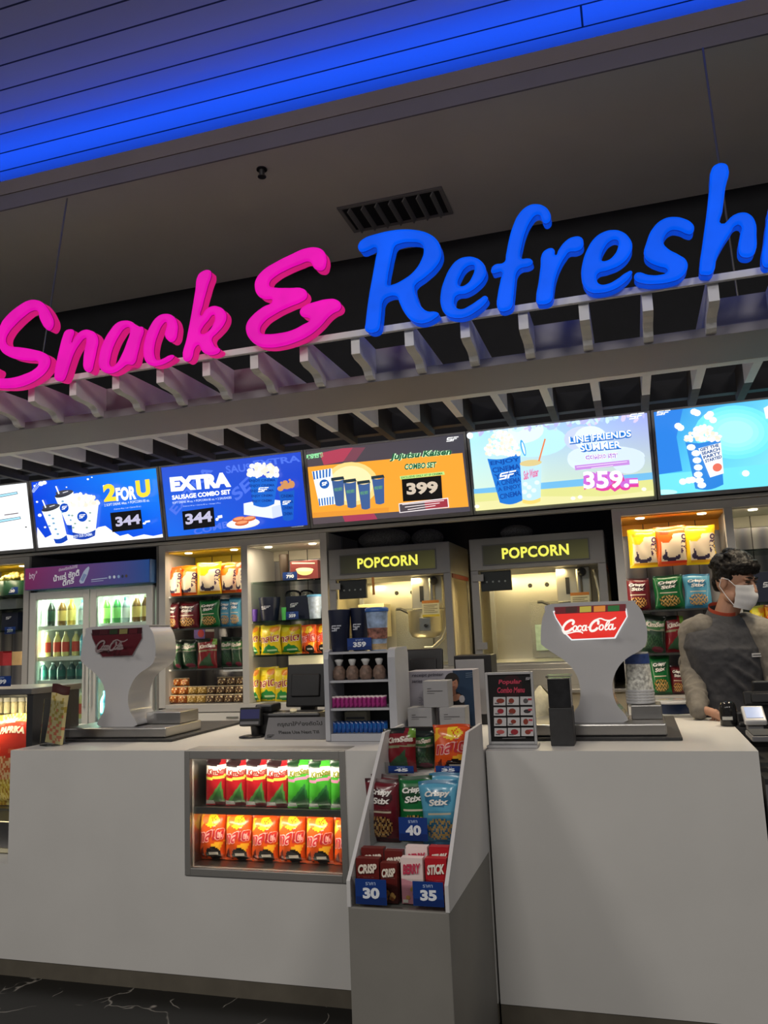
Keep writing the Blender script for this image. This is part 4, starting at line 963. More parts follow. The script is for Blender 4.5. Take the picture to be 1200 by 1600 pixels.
black_cup(386, 862, 399, 911, 2.22, sB2[0] + .001, 'dark narrow tumbler at the left end of the cabinet top shelf')
black_cup(437, 866, 452, 909, 2.3, sB2[0] + .001, 'dark narrow tumbler behind the 790 price tag', m=mat('brown_plastic', (.05, .035, .025), .4, var=.2, bscale=14))
price_tag(442, 893, 464, 907, 2.17, '790', 'blue price tag reading 790 before the maroon box'); price_tag(447, 955, 466, 968, 2.17, '359', 'blue price tag reading 359 inside the cabinet')
black_cup(406, 933, 438, 971, 2.2, sB2[1] + .001, 'navy popcorn bucket with white logo, left of the green cup in the cabinet', 'bucket', lg='d8d8e0', cat='bucket')
px_box('popcorn_box', 447, 931, 484, 969, 2.24, .12, NAVY, 'navy box with white logo behind the 359 tag in the cabinet', 'box', sB2[1] + .001, lambda a: logo(a, 453, 943, 466, 949, 'd8d8e0', -.1))
for l, r_, lb in ((446, 470, 'clear dome lid on the navy box, left one'), (468, 490, 'clear dome lid on the navy box, right one')):
    p0, p1 = at(l, 931, 2.3), at(r_, 931, 2.3); rr = (p1.x - p0.x) / 2
    tag(MB().lathe([(rr, 0), (rr * .96, rr * .35), (rr * .75, rr * .62), (rr * .4, rr * .74), (.001, rr * .78)], 20, ((p0.x + p1.x) / 2, 2.3, at(468, 931, 2.24).z + .002), caps=False).build('dome_lid', glass('lid_plastic', (.85, .85, .8))), lb, 'lid')
black_cup(440, 949, 447.5, 970, 2.17, sB2[1] + .001, 'small bright green cup in the cabinet', 'cup', mat('green_plastic', (.08, .5, .1), .4, var=.1, bscale=9), cat='cup')
black_cup(393, 952, 403, 973, 2.17, sB2[1] + .001, 'small purple cup in the cabinet', 'cup', mat('purple_plastic', (.1, .04, .3), .4, var=.1, bscale=9), cat='cup')
PALEB = mat('pale_blue_print', (.42, .5, .62), .4, var=.35, bscale=34); LIDB = mat('sky_blue_lid', (.12, .35, .6), .35, var=.05, bscale=9)
black_cup(482, 930, 504, 968, 2.19, sB2[1] + .001, 'pale patterned tumbler with a sky blue lid in the cabinet', m=PALEB, lid=LIDB)
px_box('shelf_sign', 451, 1024, 508, 1038, 2.13, .004, mat('cream_card', (.75, .72, .5), .5, var=.05, bscale=9), 'blank cream card leaning on the third shelf edge', 'card', None, None, 0)
px_box('shelf_sign', 349, 1043, 380, 1049, 2.13, .004, mat('white_card', (.7, .74, .76), .5, var=.05, bscale=9), 'blank white card under the third row of snack bags', 'card', None, None, 0)

# snack bags behind the person
gC = 'snack bags in the cabinet behind the person'
for m, l, t, r_, b, y, zb, lb in ((M_TARO_Y, 984, 827, 1030, 887, 2.2, None, 'yellow dried fish bag hanging left of the orange one'), (M_TARO_R, 1027, 822, 1077, 884, 2.2, None, 'bright orange dried fish bag hanging between two yellow ones'), (M_TARO_Y, 1072, 821, 1122, 882, 2.2, None, 'yellow dried fish bag hanging just above the person')):
    px_bag(m, 'fish_snack_bag', l, t, r_, b, y, lb + ', in the cabinet behind him' if 'person' in lb else lb + ', in the cabinet behind the person', gC, zb, depth=.07)
z_hook = at(1050, 830, 2.2).z
hk = MB()
for px in (1007, 1052, 1097): hk.tube([(at(px, 826, 2.2).x, 2.24, z_hook + .008), (at(px, 826, 2.2).x, 2.545, z_hook + .008)], .004, 6)
hk.box(at(980, 826, 2.2).x, at(1125, 826, 2.2).x, 2.52, 2.53, z_hook, z_hook + .016)
tag(hk.build('hanging_rail', BLACK), 'black rail with prongs carrying the three fish bags', 'rail')
for m, nm, l, t, r_, k, y, lb in ((M_MAROON, 'snack_pouch', 989, 903, 1030, 0, 2.2, 'maroon stick snack pouch on the upper shelf'), (M_GREEN, 'snack_pouch', 1035, 898, 1083, 0, 2.2, 'green stick snack pouch on the upper shelf'), (M_BLUE, 'snack_pouch', 1083, 896, 1127, 0, 2.2, 'light blue stick snack pouch on the upper shelf'),
                                    (DKG, 'snack_bag', 1006, 960, 1044, 1, 2.2, 'dark green snack bag leaning on the lower shelf'), (DKR, 'snack_bag', 1046, 962, 1078, 1, 2.22, 'dark red snack bag on the lower shelf'),
                                    (M_MAROON, 'snack_pouch', 990, 1026, 1020, 2, 2.2, 'maroon pouch on the cabinet floor'), (M_GREEN, 'snack_pouch', 1018, 1025, 1050, 2, 2.19, 'green pouch standing on the cabinet floor'), (M_MAROON, 'snack_pouch', 1049, 1040, 1071, 2, 2.2, 'small maroon pouch on the cabinet floor')):
    px_bag(m, nm, l, t, r_, 1077, y, lb + ', in the cabinet behind the person', gC, ((sC1[k] if k < 2 else ZB) + .001), depth=.07, ry=.12 if 'leaning' in lb else 0)
px_box('popcorn_box', 1180, 893, 1215, 940, 2.2, .12, NAVY, 'navy box with white logo on the shelf right of the person', 'box', sC2[1] + .001, lambda a: logo(a, 1192, 910, 1206, 918, 'd8d8e0', -.1))
for l, t, r_, m, lb in ((1176, 946, 1200, M_YELL, 'yellow crisp bag on the shelf right of the person'), (1198, 944, 1222, M_ORNG, 'orange crisp bag on the shelf right of the person')):
    px_bag(m, 'crisp_bag', l, t, r_, 1000, 2.2, lb, gC, sC2[2] + .001)

# far cabinet: boxes, buckets and tags
px_box('gift_box', 0, 936, 25, 952, 2.2, .15, mat('grey_card', (.16, .17, .2), .5, var=.1, bscale=9), 'grey box on the middle shelf left of the fridge', 'box', sA[1] + .001)
px_box('popcorn_box', 2, 957, 27, 985, 2.22, .14, NAVY, 'navy box with white logo left of the fridge', 'box', sA[2] + .001, lambda a: logo(a, 9, 964, 18, 968, 'd8d8e0', -.1))
price_tag(7, 917, 28, 929, 2.17, '220', 'pale price tag before the popcorn tub left of the fridge'); price_tag(7, 979, 24, 991, 2.13, '359', 'price tag under the navy box left of the fridge')
r = thing('popcorn_tub', 'dark tub heaped with yellow popcorn on the shelf left of the fridge', 'tub', (at(20, 930, 2.25).x, 2.27, sA[0] + .001))
MB().lathe([(.10, 0), (.13, .12), (.125, .12)], 24).build('tub_body', mat('dark_green_card', (.01, .06, .03), .4, var=.2, bscale=9), r)
mb = MB(); R = random.Random(2)
for _ in range(60):
    q = math.sqrt(R.random()); t_ = R.uniform(0, 6.3); mb.ball((.115 * q * math.cos(t_), .115 * q * math.sin(t_), .13 + .05 * (1 - q) + R.uniform(0, .02)), R.uniform(.014, .022), 8)
tag(mb.build('popcorn', mat('yellow_popcorn', (.75, .62, .2), .7, var=.35, bscale=30), r), kind='stuff')
for i, (l, t, r_, b, cc) in enumerate(((-12, 1018, 4, 1040, '9a1a22'), (4, 1020, 17, 1040, 'b8303a'), (18, 1018, 33, 1040, 'c8a878'))):
    px_box('snack_box', l, t, r_, b, 2.2, .1, mat('carton_' + 'abc'[i], hx(cc) and lin(hx(cc)), .5, var=.1, bscale=12), ('red carton at the low shelf end left of the fridge', 'bright red carton beside the beige one left of the fridge', 'beige carton on the low shelf left of the fridge')[i], 'box', at(10, 1040, 2.2).z)

# ================================================================ FRIDGE
fx0, fx1, fy = -4.485, -3.385, 2.03
fr = thing('drinks_fridge', 'white two-door glass drinks fridge with a purple and blue header', 'fridge')
FW = mat('fridge_white', (.62, .63, .62), .35, var=.02, bscale=5); FIN = mat('fridge_liner', (.7, .74, .70), .4, var=.02, bscale=5)
zh0, zh1 = 1.888, 2.062
mb = MB().box(fx0, fx0 + .03, fy + .05, 2.68, .1, 1.89).box(fx1 - .03, fx1, fy + .05, 2.68, .1, 1.89).box(fx0, fx1, 2.66, 2.69, .1, 1.89).box(fx0, fx1, fy + .05, 2.66, 1.86, 1.89).box(fx0, fx1, fy + .05, 2.66, .1, .3)
mb.build('fridge_body', FIN, fr)
MB().box(fx0 - .003, fx1 + .012, fy - .05, 2.3, zh0, zh1).build('header', mat('header_edge', (.05, .13, .35), .4, var=.03, bscale=5), fr, .006)
a = front_art(fy - .0505, .0004); a.R = (fx0, zh0 + .004, fx1 + .005, zh1 - .004)
a2 = ('a83a78', '2f63b4', '8f2f6c', '2a5cae'); bg(a, *a2, nu=12, nv=2)
a.text('bty°', [(45, 895), (58, 892), (46, 908)], 'f0d8e8', .01, .2); a.text('เลือกเครื่องดื่มได้ที่นี่', [(92, 888), (121, 882), (92, 893)], 'f4e8f4', .01); a.text('น้ำแร่ ซักตี้', [(83, 899), (124, 889), (84, 909)], 'ffffff', .03, .1); a.text('ดีกรี', [(98, 906), (116, 901), (98, 916)], 'ffffff', .03, .1)
a.poly([(124, 908), (131, 893), (135, 888), (139, 885), (140, 888), (137, 898), (131, 911), (126, 912)], 'c8d4ec'); a.poly([(126, 906), (131, 896), (136, 898), (130, 909)], '8fa2cc')
a.line([(143, 906), (168, 903)], 1.2, 'c8d8f0'); a.line([(143, 909), (162, 907)], .8, 'c8d8f0')
for k, x in enumerate((172, 179, 186, 192, 198)): a.ell(x, 902 - .5 * k, 2, 2.6, ('c8d8f0', 'e8f0fa', '9fc0ea', '2a3a5a', '5a4a3a')[k], 8)
a.ell(241, 884, 6, 8, 'd8e4f4', 16); a.ell(241, 884, 3.5, 5, '2f63b4', 16)
a.build('header_print', printed('lit_header_film', .42), fr)
dz0, dz1 = .32, 1.872; xm = (fx0 + fx1) / 2
for d0, d1 in ((fx0 + .004, xm - .004), (xm + .004, fx1 - .004)):
    d = MB(); b = .055
    d.box(d0, d0 + b, fy, fy + .04, dz0, dz1).box(d1 - b, d1, fy, fy + .04, dz0, dz1).box(d0 + b, d1 - b, fy, fy + .04, dz0, dz0 + .07).box(d0 + b, d1 - b, fy, fy + .04, dz1 - .06, dz1)
    dr = d.build('door', FW, fr, .004); MB().box(d0 + b, d1 - b, fy + .015, fy + .022, dz0 + .07, dz1 - .06).build('pane', CLEAR, dr)
    MB().box(d1 - b + .02 if d0 < xm - .1 else d0 + .02, d1 - b + .035 if d0 < xm - .1 else d0 + .035, fy - .025, fy - .002, 1.0, 1.4).build('handle', FW, dr, .003)
sF = [at(90, 978, 2.15).z, at(90, 1026, 2.15).z, at(90, 1062, 2.15).z, .9, .6]
for z in sF: MB().box(fx0 + .03, fx1 - .03, fy + .07, 2.64, z - .03, z).build('shelf', FIN, fr)
area('fridge_lamp', (xm, 2.16, 1.85), (.9, .05), 7.5, (.82, 1, .80), (0, .25, -1))
area('fridge_lamp', (fx0 + .05, 2.12, 1.4), (.04, .9), 3.0, (.82, 1, .72), (.6, .7, 0)); area('fridge_lamp', (xm + .03, 2.12, 1.4), (.04, .9), 3.0, (.82, 1, .72), (.6, .7, 0))


def bottle_mesh(nm, h, rr, liquid, label, cap):
    m = []
    b = MB(); b.lathe([(rr * .9, 0), (rr, .01), (rr, h * .62), (rr * .85, h * .72), (rr * .42, h * .86), (rr * .36, h * .93)], 14, (0, 0, 0), 0, lin(hx(liquid)))
    b.lathe([(rr * 1.015, h * .18), (rr * 1.015, h * .58)], 14, (0, 0, 0), 0, lin(hx(label)), caps=False); b.lathe([(rr * .42, h * .9), (rr * .42, h)], 12, (0, 0, 0), 0, lin(hx(cap)))
    b.ell = None
    return b.mesh(nm, FOIL)


BT = {k: bottle_mesh('drink_bottle', *v) for k, v in dict(dark=(.20, .034, '16241c', '2a4a3a', '8ac890'), amber=(.20, .034, '6a4a1c', 'c8b068', 'd8e0c0'), honey=(.20, .034, 'b89a3c', 'e0cc70', 'e8d84a'), clear=(.19, .033, '8aa0a0', 'c8d4d0', '6fc0c8'), green=(.20, .035, '5a9a3a', 'a8d87a', 'e8f0e0'), lime=(.20, .035, '2f7a3c', '7ac06a', 'e8f0e0'), tall=(.19, .030, 'c8c078', 'c84a3a', 'e8e4c0'), water=(.20, .034, '4a9ab8', '8ad0e0', '3a9ac8'), can=(.13, .033, '1f4a48', '2a6a60', 'a8b0b0'), milk=(.13, .034, 'd8d4b0', 'e8c8b0', 'd8d8d0')).items()}
cnt = {}
CN = dict(dark='dark green', amber='amber brown', honey='honey yellow', clear='clear', green='pale green', lime='green', tall='yellow and red', water='blue water', can='dark teal', milk='cream')


def bottles(row, door, z, spec, x, step, y=2.16):
    for i, k in enumerate(spec):
        key = (row, door, k); cnt[key] = cnt.get(key, -1) + 1
        o = bpy.data.objects.new('drink_bottle', BT[k]); COL.objects.link(o); o.location = (x + i * step, y + .012 * (i % 2), z + .0015); o.rotation_euler.z = i
        tag(o, f"{CN[k]} drink bottle, {ORD[cnt[key]]} such on the {row} fridge shelf, {door} door", 'drink bottle', 'bottles in the fridge')


xL = at(78, 970, 2.15).x; xR = at(164, 970, 2.15).x
bottles('top', 'left', sF[0], ['dark', 'amber', 'honey', 'clear', 'clear'], xL, .096); bottles('top', 'right', sF[0], ['green', 'lime', 'clear', 'amber', 'amber', 'honey'], xR, .088)
bottles('second', 'left', sF[1], ['tall', 'tall', 'tall', 'tall', 'water', 'water'], at(72, 1020, 2.15).x, .086); bottles('second', 'right', sF[1], ['water', 'water', 'lime', 'green', 'tall', 'tall'], xR, .088)
bottles('third', 'left', sF[2], ['can'] * 6, at(66, 1050, 2.15).x, .085); bottles('third', 'right', sF[2], ['water'] * 6, xR, .088)
bottles('fourth', 'left', .9, ['milk', 'milk', 'tall', 'tall', 'milk'], at(78, 1080, 2.15).x, .09); bottles('fourth', 'right', .9, ['water'] * 6, xR, .088)

# ================================================================ POPCORN MACHINES
bc = thing('back_counter', 'steel fronted back counter under the two popcorn machines', 'counter')
MB().box(-1.996, -.085, FY + .03, 2.7, .08, 1.03).build('counter_body', mat('tan_laminate', (.34, .29, .20), .45, var=.05, bscale=6), bc); MB().box(-1.996, -.085, FY, 2.7, 1.03, 1.05).build('worktop', STEEL, bc, .002)
PGREY = mat('popper_grey', (.20, .20, .205), .45, var=.04, bscale=9)
WSTEEL = mat('warm_steel', (.62, .60, .55), .28, .85, bump=.12, bscale=70)
OLIVE = printed('lit_popcorn_film', .95)
POPZ = 1.05
FROST = bpy.data.materials.new('frosted_side_glass'); FROST.use_nodes = True; _nt = FROST.node_tree; _nt.nodes.clear()
_o = _nt.nodes.new('ShaderNodeOutputMaterial'); _a = _nt.nodes.new('ShaderNodeBsdfTranslucent'); _b = _nt.nodes.new('ShaderNodeBsdfTransparent'); _m = _nt.nodes.new('ShaderNodeMixShader')
_a.inputs[0].default_value = (.75, .72, .62, 1); _m.inputs[0].default_value = .65; _nt.links.new(_b.outputs[0], _m.inputs[1]); _nt.links.new(_a.outputs[0], _m.inputs[2]); _nt.links.new(_m.outputs[0], _o.inputs[0])


def popper(x0, label, first):
    x1 = x0 + .863; y0, y1 = FY + .005, 2.69; g = thing('popcorn_machine', label, 'popcorn machine'); zt = 2.035; zh = 1.825; zd = 1.215
    MB().box(x0, x1, y0, y1, zh, zt).build('header', PGREY, g, .006)
    MB().box(x0 + .01, x1 - .01, y0 + .005, y1, POPZ + .002, zd).build('base', WSTEEL, g, .003)
    MB().box(x0 + .03, x1 - .03, y0 + .001, y0 + .004, POPZ + .03, zd - .035).build('kernel_drawer', WSTEEL, g, .002)
    MB().box(x0 + .04, x1 - .04, y1 - .03, y1 - .004, zd, zh).build('back_wall', WSTEEL, g)
    MB().box(x0 + .02, x1 - .02, y0 + .02, y1 - .03, zd + .001, zd + .012).build('deck', WSTEEL, g)
    for xa in (x0, x1 - .05):
        for ya in (y0, y1 - .045): MB().box(xa, xa + .05, ya, ya + .04, zd, zh).build('post', PGREY, g, .003)
    for xa in (x0 + .012, x1 - .02): MB().box(xa, xa + .006, y0 + .042, y1 - .046, zd, zh).build('side_glass', FROST, g)
    MB().box(x0 + .052, x1 - .052, y0 + .012, y0 + .018, zd + .01, zh - .005).build('door_glass', CLEAR, g)
    for z in (1.80, 1.36): MB().box(x0 + .012, x0 + .085, y0 - .012, y0 - .001, z - .045, z).build('hinge', PGREY, g, .002)
    MB().box(x1 - .004, x1 + .002, y0 + .05, y1 - .05, zh - .03, zh - .002).build('side_trim', mat('dark_red_trim', (.16, .02, .015), .45, var=.1, bscale=20), g)
    # lit title
    pw0, pw1, pz0, pz1 = x0 + .09, x1 - .10, 1.862, 1.985
    MB().box(pw0 - .006, pw1 + .006, y0 - .006, y0 - .001, pz0 - .006, pz1 + .006).build('title_frame', DSTEEL, g)
    a = Art(lambda u, v, h: Vector((u, y0 - .0065 - h, v)), .0005); a.R = (pw0, pz0, pw1, pz1); bg(a, '15150b', '2c2b12', '1f1f10', '45431a', 6, 3); a.R = None
    a.text('POPCORN', [(pw0 + .125, pz1 - .022), (pw1 - .12, pz1 - .022), (pw0 + .125, pz0 + .028)], 'fdf95e', .034, 0, 1.06)
    a.build('title_print', OLIVE, g)
    cp = MB().box(x0 + .06, x0 + .26, y0 + .03, y0 + .06, 1.69, 1.82).build('control_panel', BLACK, g, .003)
    for i in range(4): MB().lathe([(.007, 0), (.006, .006)], 8, (0, 0, 0)).build('button', STEEL, cp, loc=(x0 + .1 + .04 * i, y0 + .03, 1.75)).rotation_euler.x = PI / 2
    # kettle assembly hanging from the roof
    kx, ky = x0 + .62, 2.36
    mo = MB().box(kx - .09, kx + .13, ky - .09, ky + .12, 1.60, zh).build('motor_housing', WSTEEL, g, .006); MB().box(kx - .03, kx - .005, ky - .094, ky - .09, 1.65, 1.76).build('slot', BLACK, mo)
    kt = MB().lathe([(.07, 1.40), (.10, 1.412), (.118, 1.45), (.122, 1.58), (.130, 1.585), (.130, 1.595)], 32, (kx - .02, ky, 0)).build('kettle', WSTEEL, g)
    MB().tube([(kx - .14, ky, 1.58), (kx - .20, ky, 1.61), (kx - .23, ky - .01, 1.61)], .010, 8).build('handle', BLACK, kt)
    MB().box(kx - .03, kx + .05, ky - .145, ky - .122, 1.45, 1.54).build('switch_box', STEEL, kt, .003); MB().tube([(kx + .02, ky - .145, 1.49), (kx + .02, ky - .17, 1.485)], .012, 10).build('knob', BLACK, kt)
    MB().tube([(kx + .16, ky - .12, 1.80), (kx + .185, ky - .13, 1.65), (kx + .18, ky - .14, 1.50), (kx + .13, ky - .15, 1.39), (kx + .06, ky - .15, 1.335), (kx + .0, ky - .14, 1.335)], .012, 10).build('hose', WSTEEL, g)
    MB().tube([(kx + .06, ky - .10, 1.81), (kx + .06, ky - .10, 1.62)], .02, 12).build('oil_pump', STEEL, g); MB().ball((kx + .08, ky - .12, 1.79), .03, 12).build('pump_knob', BLACK, g)
    a = Art(lambda u, v, h: Vector((u, ky - .16 - h, v)), .0006); a.rect(kx + .0, 1.545, kx + .12, 1.655, 'efe3bd'); a.rect(kx + .0, 1.636, kx + .12, 1.655, 'd8842c'); a.rect(kx, 1.545, kx + .12, 1.56, 'e6c83a')
    for k in range(5): a.rect(kx + .012, 1.572 + .012 * k, kx + .108 - .02 * (k % 2), 1.576 + .012 * k, '8a7a5a')
    a.build('warning_label', PRINT, g)
    for i in (0, 1): MB().lathe([(.016, 0), (.012, .012)], 12).build('bolt', BLACK, g, loc=(x0 + .31 + .12 * i, y1 - .03, 1.74)).rotation_euler.x = PI / 2
    MB().box(x0 + .30, x0 + .58, y1 - .05, y1 - .034, zd + .02, 1.62).build('inner_panel', mat('grey_mesh_panel', (.25, .25, .24), .4, .6, bump=.6, bscale=200), g)
    if first: MB().box(x0 + .07, x0 + .27, 2.45, 2.62, 1.42, 1.66).build('inner_box', mat('cream_steel', (.75, .68, .45), .4, var=.03, bscale=5), g, .004)
    else: MB().box(x0 + .33, x0 + .56, y1 - .066, y1 - .051, 1.28, 1.46).build('glass_sheet', mat('aqua_sheet', (.35, .48, .44), .3, var=.15, bscale=30), g)
    area('popcorn_lamp', ((x0 + x1) / 2 - .1, 2.2, zh - .015), (.5, .08), 4.6, (1, .74, .33), (0, .2, -1)); area('popcorn_lamp', (x0 + .12, 2.5, zh - .015), (.1, .1), 1.6, (1, .80, .42))
    return g


popper(-2.001, 'lit popcorn machine behind the white rack, next to the snack cabinet', True)
popper(-1.004, 'lit popcorn machine behind the second drinks dispenser', False)
NET = mat('black_netting', (.17, .17, .175), .7, bump=1.0, bscale=160, var=.6)
for l, t, r_, b, y, lb in ((562, 830, 640, 853, 2.3, 'large bundle of black netting on the popcorn machine by the cabinet'), (645, 829, 692, 850, 2.35, 'small bundle of black netting on the popcorn machine by the cabinet'), (783, 823, 832, 840, 2.3, 'bundle of black netting on the popcorn machine behind the dispenser')):
    p0, p1 = at(l, b, y), at(r_, b, y); zt = at(l, t, y).z; c = (p0 + p1) / 2; rx = (p1.x - p0.x) / 2; rz = max(.045, (zt - 2.036) / 2)
    mb = MB(); mb.grid(lambda u, v: Vector((c.x + rx * math.cos(2 * PI * u) * math.sin(PI * v) * (1 + .05 * math.sin(22 * PI * u)), y + .12 * math.sin(2 * PI * u) * math.sin(PI * v), 2.037 + rz - rz * math.cos(PI * v) * (1 + .06 * math.sin(14 * PI * u)))), 66, 14)
    tag(mb.build('net_bundle', NET), lb, 'netting')

# ================================================================ DRINKS DISPENSERS
DGREY = mat('dark_rubber', (.03, .03, .032), .6, var=.2, bscale=30)
LITRED = printed('lit_red_panel', 1.0); OFFRED = printed('unlit_red_panel', 0, .25, .3)
DPX = [(862, 946), (852, 958), (846.5, 974), (845, 1002), (848, 1011), (865, 1023), (883, 1035), (896, 1049), (904, 1065), (907, 1088), (904, 1105), (898, 1114), (897, 1131), (975, 1131), (977, 1119), (965, 1105), (958, 1086), (958, 1065), (967, 1044), (981, 1030), (997, 1021), (1006, 1014), (1010, 1007), (1011.5, 995), (1010, 978), (1003, 957), (992, 944), (984, 941)]
DY = .36; TZ = 1.043
d0 = at(936, 1131, DY)
DPF = [((q := at(x, y, DY)).x - d0.x, q.z - d0.z) for x, y in DPX]


def smooth(pts, n=3):
    out = []
    for i in range(len(pts)):
        p0, p1, p2, p3 = pts[i - 1], pts[i], pts[(i + 1) % len(pts)], pts[(i + 2) % len(pts)]
        for k in range(n):
            t = k / n; out.append(tuple(.5 * (2 * b + (c - a) * t + (2 * a - 5 * b + 4 * c - d) * t * t + (3 * b - a - 3 * c + d) * t ** 3) for a, b, c, d in zip(p0, p1, p2, p3)))
    return out


def script_word(a, x0, y0, w_, h_, c):
    """flowing ribbon script across the panel"""
    def S(pts, wd):
        P = []
        for i in range(len(pts) - 1):
            p0, p1, p2, p3 = pts[max(i - 1, 0)], pts[i], pts[i + 1], pts[min(i + 2, len(pts) - 1)]
            for k in range(5):
                t = k / 5; P.append(tuple(.5 * (2 * b + (cc - aa) * t + (2 * aa - 5 * b + 4 * cc - d) * t * t + (3 * b - aa - 3 * cc + d) * t ** 3) for aa, b, cc, d in zip(p0, p1, p2, p3)))
        P.append(pts[-1]); P = [(x0 + (x + .18 * (y - 2)) / 9.8 * w_, y0 + y / 4 * h_) for x, y in P]; a.line(P, wd * w_ / 9.8, c)
        for q in P[::2]: a.ell(*q, wd * w_ / 19.6, wd * w_ / 19.6, c, 8)

    def ring(cx, cy, rx, ry, wd, b0=0, b1=6.283): S([(cx + rx * math.cos(b0 + (b1 - b0) * i / 9), cy + ry * math.sin(b0 + (b1 - b0) * i / 9)) for i in range(10)], wd)
    S([(1.75, 2.7), (1.85, 3.3), (1.35, 3.65), (.6, 3.1), (.15, 2.0), (.25, 1.1), (.7, .8), (1.35, 1.1), (1.8, 1.6)], .42); S([(.25, 1.0), (.7, .35), (1.6, .55), (2.6, .8), (3.5, .65), (3.8, .35)], .22)
    ring(2.3, 1.6, .33, .6, .26); ring(3.15, 1.6, .33, .6, .26, .8, 5.6); ring(3.95, 1.6, .33, .6, .26); S([(4.28, 2.2), (4.22, 1.2), (4.5, 1.05)], .26); S([(4.6, 1.75), (4.95, 1.85)], .2)
    S([(6.3, 2.5), (6.2, 3.2), (5.7, 3.3), (5.15, 2.5), (5.0, 1.5), (5.3, .85), (5.9, .95), (6.3, 1.5)], .42); S([(5.6, 3.35), (6.5, 3.75), (7.4, 3.3), (8.3, 3.2), (9.1, 3.75)], .24)
    ring(6.95, 1.6, .33, .6, .26); S([(7.6, 1.5), (8.15, 2.6), (8.05, 3.15), (7.75, 2.6), (7.62, 1.5), (7.8, .95), (8.1, 1.2)], .24); ring(8.55, 1.6, .33, .6, .26); S([(8.88, 2.2), (8.82, 1.2), (9.15, 1.05), (9.4, 1.4)], .26)


def dispenser(x, label, lit):
    g = thing('drinks_dispenser', label, 'drinks dispenser', (x, DY, TZ)); dep = .19
    MB().prism(smooth(DPF, 3), lambda a, b, k: (a, dep * k, b), 0, None, True).build('tower', WPLAST, g, .028, 4)
    k = lambda px, py: ((q := at(px, py, DY)).x - d0.x, q.z - d0.z)
    a = Art(lambda u, v, h: Vector((u, -.0015 - h, v)), .0004, k)
    a.poly([(864, 957), (979, 953), (981, 966), (970, 985), (962, 1000), (893, 1003), (884, 994), (868, 968)], 'f0f0f0' if lit else '8a8488')
    a.poly([(866, 959), (977, 955), (979, 966), (968, 984), (960, 998), (894, 1001), (886, 993), (869, 967)], 'e02a20' if lit else '5a1420')
    a.poly([(866, 951), (978, 946), (978, 957), (868, 962)], '5a1018' if lit else '3c0c16')
    for i, c in enumerate(('3a1a16', 'a89a3a', 'c87a2c', '1f5a28') if lit else ('4a1820', '2a3a22', '8a8450', '5a1822')): a.poly([(884 + 22 * i, 951 - .7 * i), (902 + 22 * i, 950 - .7 * i), (902 + 22 * i, 959 - .7 * i), (884 + 22 * i, 960 - .7 * i)], c)
    p0, p1 = k(880, 995), k(966, 966)
    cv = a.conv; a.conv = lambda u, v: (u, v); script_word(a, p0[0], p0[1], p1[0] - p0[0], p1[1] - p0[1], 'fdf6ec' if lit else '9a8a8c'); a.conv = cv
    a.build('front_panel', LITRED if lit else OFFRED, g)
    return g


def steel_tray(x0, x1, label, bx0, bx1):
    t = thing('drip_tray', label, 'drip tray'); MB().box(x0, x1, .30, .64, .994, TZ - .001).build('tray_body', STEEL, t, .006); MB().box(x0 - .012, x1 + .055, .265, 1.04, CZ + .001, .993).build('tray_base', DGREY, t, .002)
    MB().box(bx0, bx1, .45, .63, TZ, TZ + .058).build('ice_bin', STEEL, t, .004)
    return t


dispenser(d0.x, 'white T-shaped drinks dispenser with a lit red front panel', True)
e0 = at(182, 1140, DY); dispenser(e0.x, 'white T-shaped drinks dispenser with an unlit dark red front panel', False)
steel_tray(-.457, .088, 'steel drip tray under the dispenser with the lit red panel', -.045, .08); steel_tray(-2.797, -2.195, 'steel drip tray under the dispenser with the unlit panel', -2.40, -2.205)

# stack of printed tubs beside the lit dispenser
p0, p1 = at(978, 1094, .53), at(1024, 1094, .53); bx = (p0.x + p1.x) / 2; br = (p1.x - p0.x) / 2; bz = TZ + .060
TUBW = mat('white_printed_tub', (.66, .65, .60), .45, var=.55, bscale=70); TUBB = mat('blue_tub_band', (.04, .08, .28), .4, var=.3, bscale=40)
for i in range(5):
    z = bz + i * .012; t = thing('popcorn_tub', f'upturned white printed tub, {ORD[i]} from the bottom of the stack beside the lit dispenser', 'tub', (bx, .535, z), group='stacked upturned popcorn tubs')
    MB().lathe([(br * .985, .001), (br, .003), (br, .009), (br * .98, .011)], 28).build('rim', WPLAST, t)
    h = .165 if i == 4 else .14
    MB().lathe([(br * .96, .011), (br * .78, h), (br * .76, h + .002), (.001, h + .002)], 28, caps=False).build('tub_body', TUBW, t)
    if i == 4: MB().lathe([(br * (.96 - .18 * (h - .052) / h) + .002, h - .045), (br * .78 + .002, h - .004)], 28, caps=False).build('printed_band', TUBB, t); MB().lathe([(br * .80, h - .003), (br * .80, h + .003), (br * .74, h + .003)], 28).build('foot_rim', WPLAST, t)

# black napkin box and menu stand
NB = thing('napkin_dispenser', 'tall dark box dispenser with a clear top, left of the lit dispenser', 'dispenser'); p0, p1 = at(861, 1166, .12), at(898, 1166, .12); zt = at(875, 1060, .12).z; zm = at(875, 1106, .12).z
MB().box(p0.x, p1.x, .12, .22, CZ + .001, zm).build('lower_box', DGREY, NB, .003)
MB().box(p0.x + .002, p1.x - .002, .122, .218, zm + .001, zt).build('upper_box', mat('smoked_plastic', (.02, .02, .022), .15, var=.4, bscale=18), NB, .003)
MB().box(p0.x - .003, p1.x + .003, .118, .222, zt + .001, zt + .012).build('rim', CLEARP, NB, .003)

